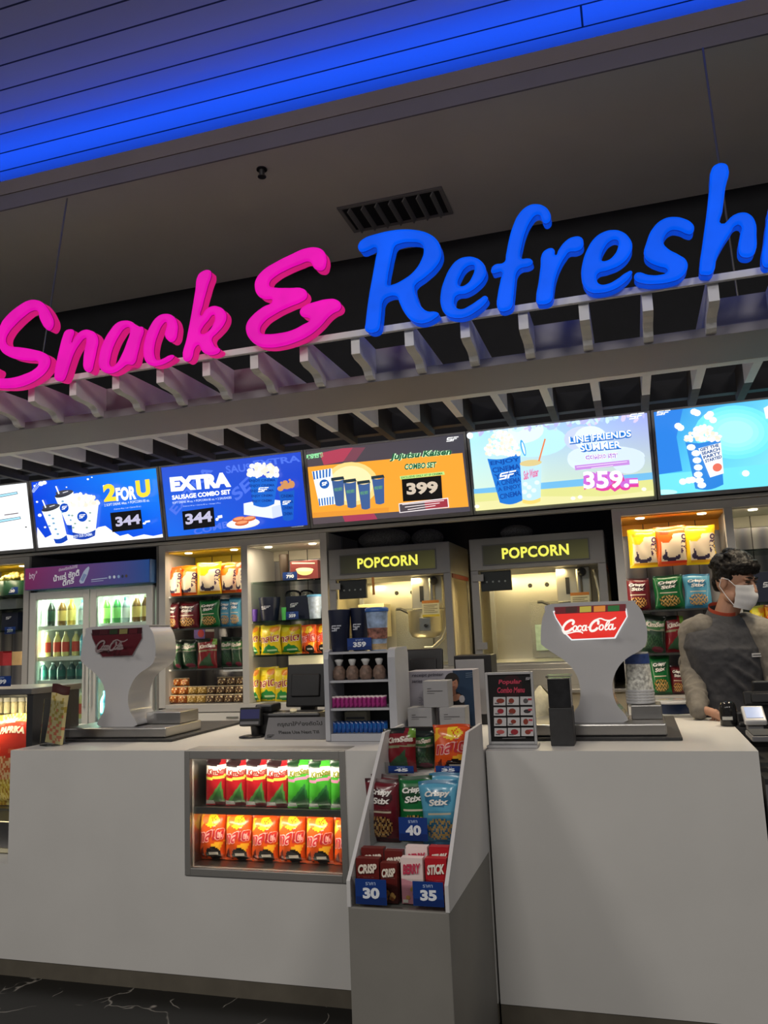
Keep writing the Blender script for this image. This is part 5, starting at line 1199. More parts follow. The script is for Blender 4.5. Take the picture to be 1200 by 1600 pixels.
ms = thing('menu_stand', 'upright poster in a pale frame with black menu, beside the stepped stand', 'menu stand'); p0, p1 = at(764, 1167, .09), at(840, 1167, .09); zt = at(800, 1050, .09).z
x0, x1, z0 = p0.x, p1.x, CZ + .012
fm = MB()
for a_, b_, c_, d_ in ((x0, x0 + .010, z0, zt), (x1 - .010, x1, z0, zt), (x0 + .01, x1 - .01, z0, z0 + .010), (x0 + .01, x1 - .01, zt - .010, zt)): fm.box(a_, b_, .09, .108, c_, d_)
fm.build('frame', mat('pale_frame', (.45, .45, .46), .4, var=.03, bscale=9), ms, .002); MB().box(x0 - .004, x1 + .004, .06, .15, CZ + .001, CZ + .011).build('foot', mat('pale_frame', (.45, .45, .46)), ms, .002)
MB().box(x0 + .01, x1 - .01, .099, .107, z0 + .01, zt - .01).build('backing', BLACK, ms)
a = front_art(.0985, .0004); a.R = (x0 + .009, z0 + .009, x1 - .009, zt - .009)
a.rect(760, 1040, 845, 1170, '0a090b'); a.ell(800, 1072, 16, 18, '2c0a10', 18)
a.text('Popular', [(779, 1062), (815, 1061), (779, 1071)], 'c8405a', .03, .1); a.text('Combo Menu', [(777, 1074), (820, 1073), (777, 1083)], 'c8405a', .03, .1)
RR = random.Random(6)
for j in range(4):
    for i in range(3):
        x, y = 771 + 21 * i + .8 * j, 1089 + 16 * j; a.rect(x, y - .4 * i, x + 19, y + 13 - .4 * i, 'c8c6c8')
        a.ell(x + RR.uniform(7, 12), y + 6, RR.uniform(4, 7), RR.uniform(3, 5), RR.choice(('9a2a34', '5a5658', '8a3a2c', '3a3438', 'b85a5a')), 9); a.rect(x + 12, y + 2, x + 18, y + 5, 'b83a4a') if i == 2 else a.rect(x + 2, y + 9, x + 9, y + 11, '6a6668')
a.line([(786, 1153), (822, 1152)], .8, '8a8688'); logo(a, 822, 1058, 832, 1062, 'b8b4b8', -.05)
a.build('menu_print', PRINT, ms)
CRUMP = mat('cream_paper', (.6, .56, .40), .8, bump=1, bscale=40, var=.15)
p = at(848, 1128, .74)
tag(MB().grid(lambda u, v: Vector((p.x + .055 * math.cos(2 * PI * u) * math.sin(PI * (.08 + .9 * v)) * (1 + .25 * math.sin(7 * PI * 2 * u / 2 + 9 * v)), .74 + .06 * math.sin(2 * PI * u) * math.sin(PI * (.08 + .9 * v)), CZ + .002 + .19 * v)), 24, 12).build('paper_bag', CRUMP), 'crumpled cream paper bag behind the menu stand', 'paper bag')

# ---------------------------------------------------------------- white rack with little snacks
rk = thing('snack_rack', 'small white counter rack with three shelves, left of the stepped stand', 'rack'); RY = .26
rx0, rx1 = at(509, 1150, RY).x, at(622, 1150, RY).x; rz = [at(560, q, RY).z for q in (1018, 1063, 1107, 1147)]
RW = mat('rack_white', (.45, .46, .50), .35, var=.03, bscale=8)
for xa, xb in ((rx0, rx0 + .022), (rx1 - .034, rx1)): MB().prism(smooth([(RY, CZ + .001), (RY, CZ + .05), (RY, rz[0] - .03), (RY + .01, rz[0] + .004), (RY + .04, rz[0] + .012), (RY + .2, rz[0] + .012), (RY + .22, rz[0] - .02), (RY + .22, CZ + .05), (RY + .22, CZ + .001)], 1), lambda a, b, k: (xa + (xb - xa) * k, a, b)).build('side_panel', RW, rk, .008, 3)
for q in rz[:3]: MB().box(rx0 + .022, rx1 - .034, RY + .012, RY + .21, q - .010, q).build('shelf', RW, rk, .001)
MB().box(rx0 + .022, rx1 - .034, RY + .004, RY + .21, CZ + .001, rz[3]).build('plinth', RW, rk, .002); MB().box(rx0 + .022, rx1 - .034, RY + .2, RY + .21, rz[3], rz[0] - .011).build('back_panel', DGREY, rk)
SNK = mat('brown_snack', (.20, .13, .10), .6, bump=.8, bscale=60, var=.4); TIE = mat('white_tie', (.55, .55, .55), .5, bump=.4, bscale=40)
for i in range(4):
    x = rx0 + .052 + i * .064; g = thing('snack_sack', f'clear sack of brown snacks with a white top, {ORD[i]} along the rack upper shelf', 'snack sack', (x, RY + .06, rz[1] + .001), group='tied sacks of brown snacks on the white rack')
    MB().lathe([(.022, 0), (.030, .012), (.029, .04), (.018, .058), (.008, .064)], 14).build('sack', SNK, g); MB().lathe([(.008, .060), (.014, .075), (.020 - .003 * (i % 2), .088), (.012, .092)], 10, sx=1.1).build('tie_top', TIE, g)
PKP = bag_mesh('candy_pack', inkf('a02a7a', [('r', (0, .82, 1, 1), 'e8d8d8'), ('n', (.5, .4, .5, .4, .4), '7a1a5a')]), [], 5, 8, .5, 51); PKB = bag_mesh('candy_pack', inkf('0f4a9a', [('r', (0, .86, 1, 1), '0a2a5a'), ('n', (.5, .4, .5, .4, .4), '1f6ab8')]), [], 5, 8, .5, 52)
for i in range(12):
    x = rx0 + .036 + i * .0208
    put_bag(PKP, 'candy_pack', x - .017, x + .017, rz[2] + .002, rz[2] + .052, RY + .04, f'pink candy pack, {ORD[i]} along the rack middle shelf', 'pink candy packs on the rack', .02, .9, 0, 'candy pack'); put_bag(PKB, 'candy_pack', x - .017, x + .017, rz[3] + .002, rz[3] + .052, RY + .04, f'blue candy pack, {ORD[i]} along the rack lowest shelf', 'blue candy packs on the rack', .02, .9, 0, 'candy pack')
q = thing('cash_box', 'small cream box on the rack behind the blue candy packs', 'box'); p0, p1 = at(537, 1127, RY + .12), at(572, 1127, RY + .12)
MB().box(p0.x, p1.x, RY + .13, RY + .19, rz[3] + .001, rz[3] + .085).build('body', mat('cream_plastic', (.62, .58, .42), .5, var=.06, bscale=12), q, .006); MB().box(p0.x + .01, p1.x - .01, RY + .128, RY + .1295, rz[3] + .05, rz[3] + .06).build('slot', GREYPL, q)
# on top of the rack
tz = rz[0] + .001
black_cup(515, 952, 549, 1016, RY + .09, tz, 'navy tumbler with white logo at the left on top of the white rack', lg='c8ccd8'); black_cup(549, 949, 577, 1014, RY + .13, tz, 'navy tumbler with white logo behind the 359 tag on the white rack', lg='c8ccd8')
BLUET2 = mat('pale_blue_beach_print', (.30, .40, .58), .35, var=.5, bscale=26)
cu = black_cup(574, 951, 608, 1016, RY + .06, tz, 'pale blue printed tumbler with blue lid and tan bottom on the white rack', m=BLUET2, lid=mat('royal_blue_lid', (.03, .12, .42), .35, var=.05, bscale=8))
p0, p1 = at(574, 1016, RY + .06), at(608, 1016, RY + .06); rr = (p1.x - p0.x) / 2
MB().lathe([(rr * .765, .004), (rr * .80, .03)], 24, caps=False).build('sand_band', mat('tan_print', (.5, .36, .2), .5, var=.3, bscale=40), cu); MB().lathe([(rr * .86, .052), (rr * .905, .10)], 24, caps=False).build('brown_print', mat('brown_print', (.28, .12, .09), .5, var=.7, bscale=60), cu)
MB().tube([(-.01, 0, .25), (-.012, 0, .33)], .006, 8).build('straw', mat('orange_plastic', (.55, .22, .05), .4, var=.1, bscale=9), cu)
price_tag(543, 996, 580, 1016, RY + .012, '359', 'dark blue price tag reading 359 on top of the white rack')

# ---------------------------------------------------------------- tills and signs
sg = thing('counter_sign', 'grey see-through closed-till sign leaning on the counter', 'sign', (0, 0, 0)); p0, p1 = at(413, 1157, .33), at(512, 1157, .33); zt = at(420, 1122, .38).z
sm = MB(); sm.add([Vector((p0.x + dx * (p1.x - p0.x), .33 + .05 * u + k, CZ + .002 + u * (zt - CZ))) for dx in (0, 1) for u in (0, 1) for k in (0, .004)], [(0, 1, 3, 2), (4, 6, 7, 5), (0, 4, 5, 1), (2, 3, 7, 6), (0, 2, 6, 4), (1, 5, 7, 3)])
sm.build('sign_plate', mat('grey_acrylic', (.17, .17, .185), .25, coat=.3, var=.03, bscale=5), sg); MB().box(p0.x, p1.x, .385, .43, CZ + .001, CZ + .005).build('foot', mat('grey_acrylic', (.17, .17, .185)), sg)
un = Vector((0, -(zt - CZ), .05)).normalized(); uv_ = Vector((0, .05, zt - CZ)).normalized()
a = plane_art((0, .33, CZ + .002), (1, 0, 0), uv_, un, .0004)
a.text('กรุณาใช้ช่องถัดไป', [(433, 1128), (503, 1126), (434, 1137)], '0c0c12', .03); a.text('Please Use Next Till', [(435, 1142), (498, 1141), (436, 1147)], '0c0c12', .03); logo(a, 417, 1148, 429, 1153, '0c0c12')
a.build('sign_print', PRINT, sg)


def till(px0, px1, pt, pb, y, label, base=True, name='till_screen'):
    p0, p1 = at(px0, pb, y), at(px1, pb, y); zt = at(px0, pt, y).z; g = thing(name, label, 'till screen'); zb = max(p0.z, CZ + .09)
    M = Matrix.Translation((0, y, zb)) @ Matrix.Rotation(-.16, 4, 'X')
    MB().box(p0.x, p1.x, 0, .028, 0, zt - zb, 0, M).build('screen_shell', BLACK, g, .008); MB().box(p0.x + .03, p1.x - .03, -.012, -.001, .05, (zt - zb) - .05, 0, M).build('rear_cover', BLACK, g, .006)
    xm = (p0.x + p1.x) / 2; MB().box(xm - .04, xm + .04, y + .03, y + .07, CZ + .02, zb + .10).build('neck', BLACK, g, .006); MB().box(xm - .12, xm + .12, y - .03, y + .20, CZ + .001, CZ + .022).build('foot', BLACK, g, .008)
    return g


till(446, 508, 1038, 1105, .62, 'black till screen seen from behind, left of the white rack'); till(632, 692, 1014, 1075, .80, 'black till screen seen from behind, above the boxes'); till(1165, 1232, 1080, 1118, .70, 'black till screen seen from behind, beside the person')
rp = thing('receipt_printer', 'black receipt printer with curled paper behind the grey sign', 'printer'); p0, p1 = at(400, 1150, .50), at(505, 1150, .50); zt = at(430, 1098, .55).z
MB().box(p0.x, p1.x, .46, .60, CZ + .001, zt - .04).build('printer_body', BLACK, rp, .012); MB().box(p0.x + .01, p0.x + .10, .47, .59, zt - .039, zt).build('paper_cover', BLACK, rp, .01)
pc = at(470, 1115, .5); MB().tube([(pc.x - .03, .50, pc.z - .06), (pc.x - .035, .49, pc.z - .01), (pc.x - .03, .48, pc.z + .02)], .018, 8).tube([(pc.x + .02, .50, pc.z - .05), (pc.x + .03, .48, pc.z - .02)], .015, 8).build('receipt_paper', CRUMP, rp)
ct_ = thing('card_terminal', 'black card terminal with a small screen tilted on its stand', 'card terminal', (0, 0, 0)); p0, p1 = at(376, 1140, .40), at(404, 1140, .40); zt = at(385, 1105, .40).z; zb = CZ + .055
M = Matrix.Translation(((p0.x + p1.x) / 2, .40, zb)) @ Matrix.Rotation(.12, 4, 'Z') @ Matrix.Rotation(-.18, 4, 'X'); hw = (p1.x - p0.x) / 2 + .006; hh = zt - zb
MB().box(-hw, hw, 0, .04, 0, hh, 0, M).build('terminal_body', BLACK, ct_, .006); MB().box(-hw + .006, hw - .006, -.002, -.0005, hh * .38, hh * .88, 0, M).build('screen', mat('dim_screen', (.02, .02, .05), .1, emit=(.03, .03, .08), es=.6), ct_); MB().box(-hw + .005, hw - .008, -.003, -.0005, hh * .08, hh * .24, 0, M).build('card_slot', GREYPL, ct_, .001)
MB().tube([((p0.x + p1.x) / 2 + .01, .43, zb + .02), ((p0.x + p1.x) / 2 + .012, .44, CZ + .008)], .02, 10).lathe([(.06, CZ + .001), (.06, CZ + .006), (.03, CZ + .012)], 24, ((p0.x + p1.x) / 2, .42, 0)).build('stand', BLACK, ct_)

# boxes behind the stepped stand
pb = thing('printer_box', 'large carton printed with a portrait of a dark haired person, behind the small white boxes', 'carton'); by = .52; p0, p1 = at(640, 1150, by), at(744, 1150, by); zt = at(690, 1048, by).z
MB().box(p0.x, p1.x, by, by + .16, CZ + .001, zt).build('carton_body', mat('lilac_white_card', (.32, .31, .36), .5, var=.04, bscale=6), pb, .002)
a = front_art(by - .0008, .0004); a.R = (p0.x, CZ + .001, p1.x, zt)
a.poly([(706, 1040), (750, 1040), (752, 1160), (712, 1160), (716, 1110)], '16324f'); a.poly([(694, 1160), (700, 1095), (712, 1080), (724, 1086), (726, 1100), (730, 1160)], '0e1118'); a.ell(706, 1064, 11.5, 13, '17110f', 18); a.ell(708, 1069, 7.6, 10.5, 'a8745c', 18); a.ell(705, 1059, 9.5, 6, '17110f', 14, rot=-.2); a.poly([(703, 1078), (712, 1077), (713, 1086), (703, 1087)], '9a6a54'); a.ell(713, 1090, 8, 5, 'b07c62', 12, rot=-.5); a.ell(722, 1092, 4.5, 6, 'b8b4b8', 10)
a.line([(704.5, 1067), (706.5, 1067)], .8, '2a1a16'); a.line([(710, 1067), (712, 1067)], .8, '2a1a16'); a.line([(707, 1073), (711, 1072.5)], 1, '8a3a3a')
a.text('receipt printer', [(644, 1053), (693, 1051), (644, 1059)], '4a4652', .02, .15); a.text('series', [(644, 1062), (660, 1061.5), (644, 1067)], '4a4652', .02, .15)
for k in range(3): a.line([(728, 1052 + 3 * k), (742, 1051 + 3 * k)], .8, '7a8aa0')
for k in range(8): a.line([(655 + (k % 2) * 3, 1090 + 2 * k), (660 + (k % 3), 1090 + 2 * k)], .7, '5a5664')
a.build('carton_print', PRINT, pb)
WB = mat('white_carton', (.30, .30, .315), .5, var=.04, bscale=8)


def small_box(l, t, r_, b, y, zb, label):
    def art(a):
        for k, (u, wd) in enumerate(((.18, .16), (.34, .62), (.42, .3))): yy = t + (b - t) * (.32 + .09 * k); a.line([(l + (r_ - l) * .14, yy), (l + (r_ - l) * (.14 + wd), yy - .4)], 1.1 if k < 2 else .6, '4a484c')
    return px_box('paper_box', l, t, r_, b, y, .10, WB, label, 'carton', zb, art, .002, None)


zlow = CZ + .001; zt_ = at(660, 1106, .36).z
small_box(638, 1106, 676, 1142, .36, zlow, 'small white carton at the left under the upper one, before the portrait carton'); small_box(688, 1105, 728, 1142, .36, zlow, 'small white carton at the right under the upper one, before the portrait carton')
small_box(662, 1064, 701, 1103, .36, zt_ + .001, 'small white carton stacked on top of the two others')
kp = thing('receipt_printer', 'black printer with a grey front panel beside the second popcorn machine', 'printer'); ky = .86; p0, p1 = at(710, 1050, ky), at(759, 1050, ky); zt = at(735, 1024, ky).z
MB().box(p0.x, p1.x + .03, ky, ky + .17, CZ + .001, zt).build('printer_body', BLACK, kp, .004); MB().box(p0.x + .008, p1.x - .006, ky - .004, ky - .0005, CZ + .05, zt - .02).build('front_panel', mat('light_grey_plastic', (.30, .30, .32), .4, var=.04, bscale=9), kp, .002)

# ---------------------------------------------------------------- right end of the counter
sc_ = thing('barcode_scanner', 'black barcode scanner standing by the person on the counter', 'scanner', (at(1141, 1136, .72).x, .74, CZ + .001))
MB().lathe([(.036, 0), (.038, .004), (.036, .03), (.037, .075), (.030, .098), (.014, .106), (.001, .107)], 24, caps=False).build('scanner_head', mat('gloss_black', (.012, .012, .013), .15, var=.1, bscale=9), sc_); MB().box(-.030, .012, -.0385, -.034, .028, .042).build('label_strip', mat('grey_label', (.5, .5, .48), .5, var=.05, bscale=9), sc_); MB().box(.03, .075, -.02, .04, .012, .06).build('cradle', BLACK, sc_, .008)
tm = thing('card_terminal', 'white card terminal on a grey foot at the end of the counter', 'card terminal'); p0, p1 = at(1163, 1140, .55), at(1198, 1140, .55)
M = Matrix.Translation(((p0.x + p1.x) / 2, .56, CZ + .05)) @ Matrix.Rotation(.5, 4, 'X'); hw = (p1.x - p0.x) / 2
MB().box(-hw, hw, -.05, .06, 0, .024, 0, M).build('terminal_body', WPLAST, tm, .006); MB().box(-hw + .01, hw - .01, -.03, .045, .0245, .026, 0, M).build('screen', mat('pale_screen', (.3, .36, .5), .15, emit=(.35, .45, .75), es=.5), tm); MB().box((p0.x + p1.x) / 2 - .03, (p0.x + p1.x) / 2 + .03, .53, .60, CZ + .001, CZ + .05).build('foot', GREYPL, tm, .004)
pt = thing('cable_tray', 'flat grey cable tray at the end of the counter below the card terminal', 'tray'); p0 = at(1172, 1160, .30)
MB().box(p0.x, p0.x + .09, .22, .42, CZ + .001, CZ + .022).build('tray_body', GREYPL, pt, .004); MB().box(p0.x + .006, p0.x + .084, .226, .414, CZ + .0225, CZ + .026).build('rubber_mat', DGREY, pt)
tb = thing('round_tub', 'dark blue round tub with a white lid behind the tub stack', 'tub', (at(1055, 1120, 1.52).x, 1.52, CZ - .02)); MB().lathe([(.10, 0), (.105, .05)], 28).build('tub_body', mat('dark_blue_plastic', (.01, .025, .08), .4, var=.1, bscale=8), tb); MB().lathe([(.108, .051), (.108, .062), (.09, .066), (.001, .067)], 28, caps=False).build('lid', WPLAST, tb)
sh = thing('side_table', 'narrow white shelf unit behind the counter under the round tub', 'shelf unit'); x = at(1055, 1120, 1.52).x; MB().box(x - .18, x + .16, 1.39, 1.70, CZ - .045, CZ - .021).build('top', WHITE, sh); MB().box(x - .17, x + .15, 1.40, 1.68, .005, CZ - .046).build('body', WHITE, sh)

# ================================================================ LIT POPCORN CASE AT THE LEFT END
pc = thing('popcorn_case', 'steel topped lit glass case of popcorn bags at the left end of the counter', 'display case'); cx1 = -2.834; cx0 = -4.1; cy0, cy1 = .145, .49; cz1 = at(60, 1075, .145).z
MB().box(cx0, cx1 - .0, cy0 - .01, cy1 + .02, cz1 - .03, cz1).build('top_plate', STEEL, pc, .003)
MB().box(cx1 - .035, cx1, cy0, cy0 + .04, .482, cz1 - .031).box(cx0, cx0 + .06, cy0, cy0 + .04, .482, cz1 - .031).box(cx1 - .012, cx1, cy0 + .04, cy1, CZ + .002, cz1 - .031).box(cx0, cx1 - .012, cy1 - .012, cy1, .482, cz1 - .031).build('case_frame', DSTEEL, pc)
MB().box(cx0 + .02, cx1 - .02, cy0, cy1 - .013, .482, .50).build('case_floor', mat('cream_metal', (.65, .6, .42), .4, var=.04, bscale=6), pc); MB().box(cx0, cx1, cy0 + .01, cy0 + .03, .501, .62).build('front_kick', STEEL, pc); MB().box(cx0 + .06, cx1 - .035, cy0 + .005, cy0 + .011, .62, cz1 - .031).build('case_glass', CLEAR, pc)
POPB = bag_mesh('popcorn_bag', inkf('e0c04a', [('n', (.5, .5, .6, .6, -.3), 'f4e08a'), ('n', (.5, .5, .6, .6, .9), 'b8862a'), ('r', (.12, .40, .92, .93), 'e43a24'), ('e', (.40, .42, .34, .12), 'f4cfa0'), ('n', (.40, .42, .34, .12, .1), 'd86a3c'), ('r', (.0, .995, 1, 1), 'f0e8d0'), ('e', (.6, .60, .08, .03), 'f0704c'), ('e', (.2, .64, .12, .03), 'f0704c')]), [('PAPRIKA', [(.24, .87), (.86, .87), (.24, .795)], 'fff6e8', .06, .1), ('POPCORN', [(.34, .925), (.60, .925), (.34, .905)], 'fff6e8', .04, 0)], 34, 40, .6, 61)
px_bag(POPB, 'popcorn_bag', -8, 1116, 53, 1258, .24, 'tall red paprika popcorn bag lit in the glass case', 'popcorn bags in the lit case', depth=.12, cat='popcorn bag'); px_bag(POPB, 'popcorn_bag', -72, 1116, -10, 1258, .24, 'popcorn bag beside the paprika one, cut by the picture edge', 'popcorn bags in the lit case', depth=.12, cat='popcorn bag')
zsh = at(15, 1259, .24).z; MB().box(cx0 + .06, cx1 - .072, cy0 + .04, cy1 - .014, zsh - .012, zsh - .001).build('case_shelf', STEEL, pc)
zj = at(20, 1116, .34).z; MB().box(cx0 + .06, cx1 - .072, .33, cy1 - .014, zj - .01, zj - .001).build('case_shelf', CLEARP, pc)
area('case_lamp', (-3.2, .20, cz1 - .05), (.6, .06), 5.0, (1, .82, .48), (0, .1, -1)); area('case_lamp', (-3.2, .20, zsh - .02), (.6, .06), 1.6, (1, .82, .48), (0, 0, -1))
for i in range(6):
    p = at(-12 + 11.5 * i, 1115, .40); j = thing('seasoning_jar', f'clear seasoning jar with a white cap, {ORD[i]} along the top of the popcorn case', 'jar', (p.x, .40, zj + .001), group='white capped jars in the popcorn case')
    MB().lathe([(.017, 0), (.018, .05), (.015, .058)], 12).build('jar_body', mat('pale_seasoning', (.5, .45, .3), .3, var=.2, bscale=30), j); MB().lathe([(.019, .059), (.019, .08)], 12).build('cap', WPLAST, j)
price_tag(-14, 1056, 17, 1073, .08, '399', 'dark blue price tag reading 399 on the steel top of the popcorn case', cz1)
lh = thing('leaflet_holder', 'clear holder of popcorn packets standing by the popcorn case', 'leaflet holder'); p0, p1 = at(64, 1168, .13), at(95, 1168, .13); zt = at(85, 1070, .13).z
M = Matrix.Translation((p0.x, .15, CZ + .004)) @ Matrix.Rotation(.10, 4, 'Y'); wd = p1.x - p0.x
MB().box(0, wd, -.03, -.027, 0, .22, 0, M).box(0, wd, .03, .033, 0, .16, 0, M).box(0, wd, -.03, .03, 0, .004, 0, M).build('holder', CLEARP, lh)
o = put_bag(bag_mesh('popcorn_packet', inkf('d8c890', [('r', (0, .84, 1, 1), '4a201c'), ('n', (.5, .3, .5, .3, .2), 'd87a5a'), ('n', (.5, .6, .5, .25, .4), 'b8a04a')]), [], 12, 20, .8, 71), 'popcorn_packet', p0.x + .006, p1.x - .004, CZ + .01, zt, .15, 'slim popcorn packet with a dark top in the clear holder', None, .03, 0, 0, 'popcorn packet', .14)
pl = thing('card_stand', 'blank grey upright card beside the clear leaflet holder', 'card stand'); p0, p1 = at(88, 1166, .2), at(100, 1166, .2); MB().box(p0.x, p1.x, .2, .206, CZ + .001, at(92, 1100, .2).z).build('card', mat('pale_card', (.4, .4, .42), .5, var=.03, bscale=9), pl); MB().box(p0.x, p1.x, .18, .26, CZ + .0005, CZ + .003).build('foot', GREYPL, pl)

# ================================================================ PERSON BEHIND THE COUNTER
def ubody(name, mb, voxel, m, parent, smooth_it=4, disp=None):
    o = mb.build(name, m, parent)
    r_ = o.modifiers.new('union', 'REMESH'); r_.mode = 'VOXEL'; r_.voxel_size = voxel; r_.use_smooth_shade = True
    if smooth_it: s_ = o.modifiers.new('soft', 'SMOOTH'); s_.iterations = smooth_it; s_.factor = .5
    if disp:
        t = bpy.data.textures.new(name + '_folds', 'CLOUDS'); t.noise_scale = disp[0]; d_ = o.modifiers.new('folds', 'DISPLACE'); d_.texture = t; d_.strength = disp[1]; d_.mid_level = .5
    dg = bpy.context.evaluated_depsgraph_get(); me = bpy.data.meshes.new_from_object(o.evaluated_get(dg)); o.modifiers.clear(); o.data = me
    for p in me.polygons: p.use_smooth = True
    return o


def limb(mb, pts, rs, n=16):
    pts = [Vector(p) for p in pts]
    for (a, b), (r0, r1) in zip(zip(pts, pts[1:]), zip(rs, rs[1:])):
        k = max(2, int((b - a).length / (min(r0, r1) * .4)))
        mb.tube([a + (b - a) * i / k for i in range(k + 1)], [r0 + (r1 - r0) * i / k for i in range(k + 1)], n)
    for p, r_ in zip(pts, rs): mb.ball(p, r_ * 1.0, n)


def torso(mb, rings, M):
    vs = []; n = 28
    for z, rx, ry, cx, cy in rings:
        for i in range(n):
            t = 2 * PI * i / n; c, s = math.cos(t), math.sin(t); e = .8; vs.append(M @ Vector((cx + rx * abs(c) ** e * (1 if c > 0 else -1), cy + ry * abs(s) ** e * (1 if s > 0 else -1), z)))
    k = len(rings); mb.add(vs, [(j * n + i, j * n + (i + 1) % n, (j + 1) * n + (i + 1) % n, (j + 1) * n + i) for j in range(k - 1) for i in range(n)] + [tuple(range(n))[::-1], tuple(range((k - 1) * n, k * n))], 0, None, True)


SKIN = mat('skin', (.44, .235, .155), .5, var=.06, bscale=30); HAIRM = mat('black_hair', (.007, .0055, .005), .5, spec=.25, bump=1., bscale=110, var=.5)
JACK = mat('grey_brown_knit', (.17, .155, .135), .8, bump=.35, bscale=55, var=.10); MASKM = mat('white_mask', (.68, .68, .70), .7, var=.03, bscale=30)
py_ = 1.22; nb = at(1131, 976, py_)                       # base of the neck
pr = thing('person', 'person in a grey long-sleeved jacket and white face mask leaning on the counter', 'person', (nb.x, py_, 0))
OFF = Vector((nb.x, py_, 0)); L = lambda v: Vector(v) - OFF
TM = Matrix.Rotation(.42, 4, 'Z')
zs = at(1080, 980, py_).z
hc_ = L(at(1149, 908, py_ - .03)) + Vector((0, 0, 0))     # middle of the head
HM = Matrix.Translation(hc_) @ Matrix.Rotation(.92, 4, 'Z') @ Matrix.Rotation(.22, 4, 'X')


def hand(mb, w, d, s, n, k=1.):
    """wrist w, direction of the knuckles d, across the palm s (towards the thumb), palm normal n"""
    w, d, s, n = Vector(w), Vector(d).normalized(), Vector(s).normalized(), Vector(n).normalized()
    for a, b in ((.02, .02), (.045, 0), (.045, .022), (.045, -.022), (.07, .024), (.07, 0), (.07, -.022)): mb.ball(w + d * a * k + s * b * k, .021 * k, 12)
    for i, (o, ln) in enumerate(((.031, .94), (.011, 1.06), (-.010, 1.), (-.030, .80))):
        b0 = w + d * .082 * k + s * o * k; b1 = b0 + (d * .75 + n * .55).normalized() * .040 * ln * k; b2 = b1 + (d * -.25 + n * 1.).normalized() * .026 * ln * k; b3 = b2 + (d * -.9 + n * .25).normalized() * .020 * ln * k
        limb(mb, [w + d * .05 * k + s * o * .8 * k, b0, b1, b2, b3], [.012 * k, .0115 * k, .0098 * k, .009 * k, .0082 * k], 10)
    t0 = w + d * .02 * k + s * .028 * k; t1 = t0 + (d * .7 + s * .75 + n * .25).normalized() * .042 * k; t2 = t1 + (d * 1. + n * .35 - s * .1).normalized() * .032 * k; limb(mb, [t0, t1, t2, t2 + (d * 1. + n * .3 - s * .35).normalized() * .024 * k], [.016 * k, .0125 * k, .0108 * k, .0095 * k], 10)


wr = L(at(1091, 1106, .99)); wr.z = CZ + .052; el = L(at(1083, 1052, 1.20)); shr = L(at(1085, 990, py_ + .02)); shl = L(at(1196, 992, py_ - .02)); ell_ = L(at(1214, 1062, 1.16)); wl = L(at(1222, 1112, .98)); wl.z = CZ + .07
hs = bd = MB()
# head: skull, jaw, cheeks, brow, nose, ears; then neck, hands with forearms
sk = MB(); sk.ball((0, .012, .022), (.076, .096, .106), 26); sk.ball((0, -.018, -.045), (.064, .074, .085), 22); sk.ball((0, -.055, -.098), (.030, .030, .024), 14)
for sg in (-1, 1):
    sk.ball((sg * .040, -.054, -.026), (.022, .022, .026), 12); sk.ball((sg * .030, -.078, .022), (.030, .014, .010), 12); sk.ball((sg * .058, -.010, -.075), (.018, .035, .030), 12)
    sk.ball((sg * .079, .016, -.012), (.009, .020, .034), 12); sk.ball((sg * .084, .022, .004), (.008, .018, .016), 10); sk.ball((sg * .030, -.072, -.002), (.016, .016, .010), 10)
sk.tube([(0, -.086, .012), (0, -.100, -.018), (0, -.104, -.034)], [.009, .012, .015], 10); sk.ball((0, -.108, -.036), .014, 10)
for sg in (-1, 1): sk.ball((sg * .013, -.098, -.040), .009, 8)
for sg, zz in ((0, -.066), (0, -.078)): sk.ball((0, -.083, zz), (.024, .010, .007), 10)
n0 = len(bd.v); bd.v += [tuple(HM @ Vector(v)) for v in sk.v]; bd.f += [tuple(i + n0 for i in f) for f in sk.f]; bd.mi += sk.mi; bd.c += sk.c; bd.sm += sk.sm
limb(bd, [L(nb) + Vector((0, .02, -.06)), L(nb) + Vector((.005, .01, .02)), hc_ + Vector((-.012, .03, -.06))], [.066, .058, .058], 18)
limb(bd, [el, wr + (el - wr) * .25, wr], [.040, .031, .027]); hand(bd, wr, (.74, -.62, -.20), (.40, -.50, -.1), (.05, .1, -1))
limb(bd, [ell_, wl + (ell_ - wl) * .25, wl], [.040, .031, .027]); hand(bd, wl, (.30, -.9, -.15), (-.85, -.3, 0), (0, .05, -1))
torso(bd, [(.95, .15, .10, 0, 0), (1.2, .16, .10, 0, 0), (zs - .06, .16, .09, 0, 0), (zs + .02, .08, .07, 0, .01)], TM)
ubody('body', bd, .0042, SKIN, pr, 3)

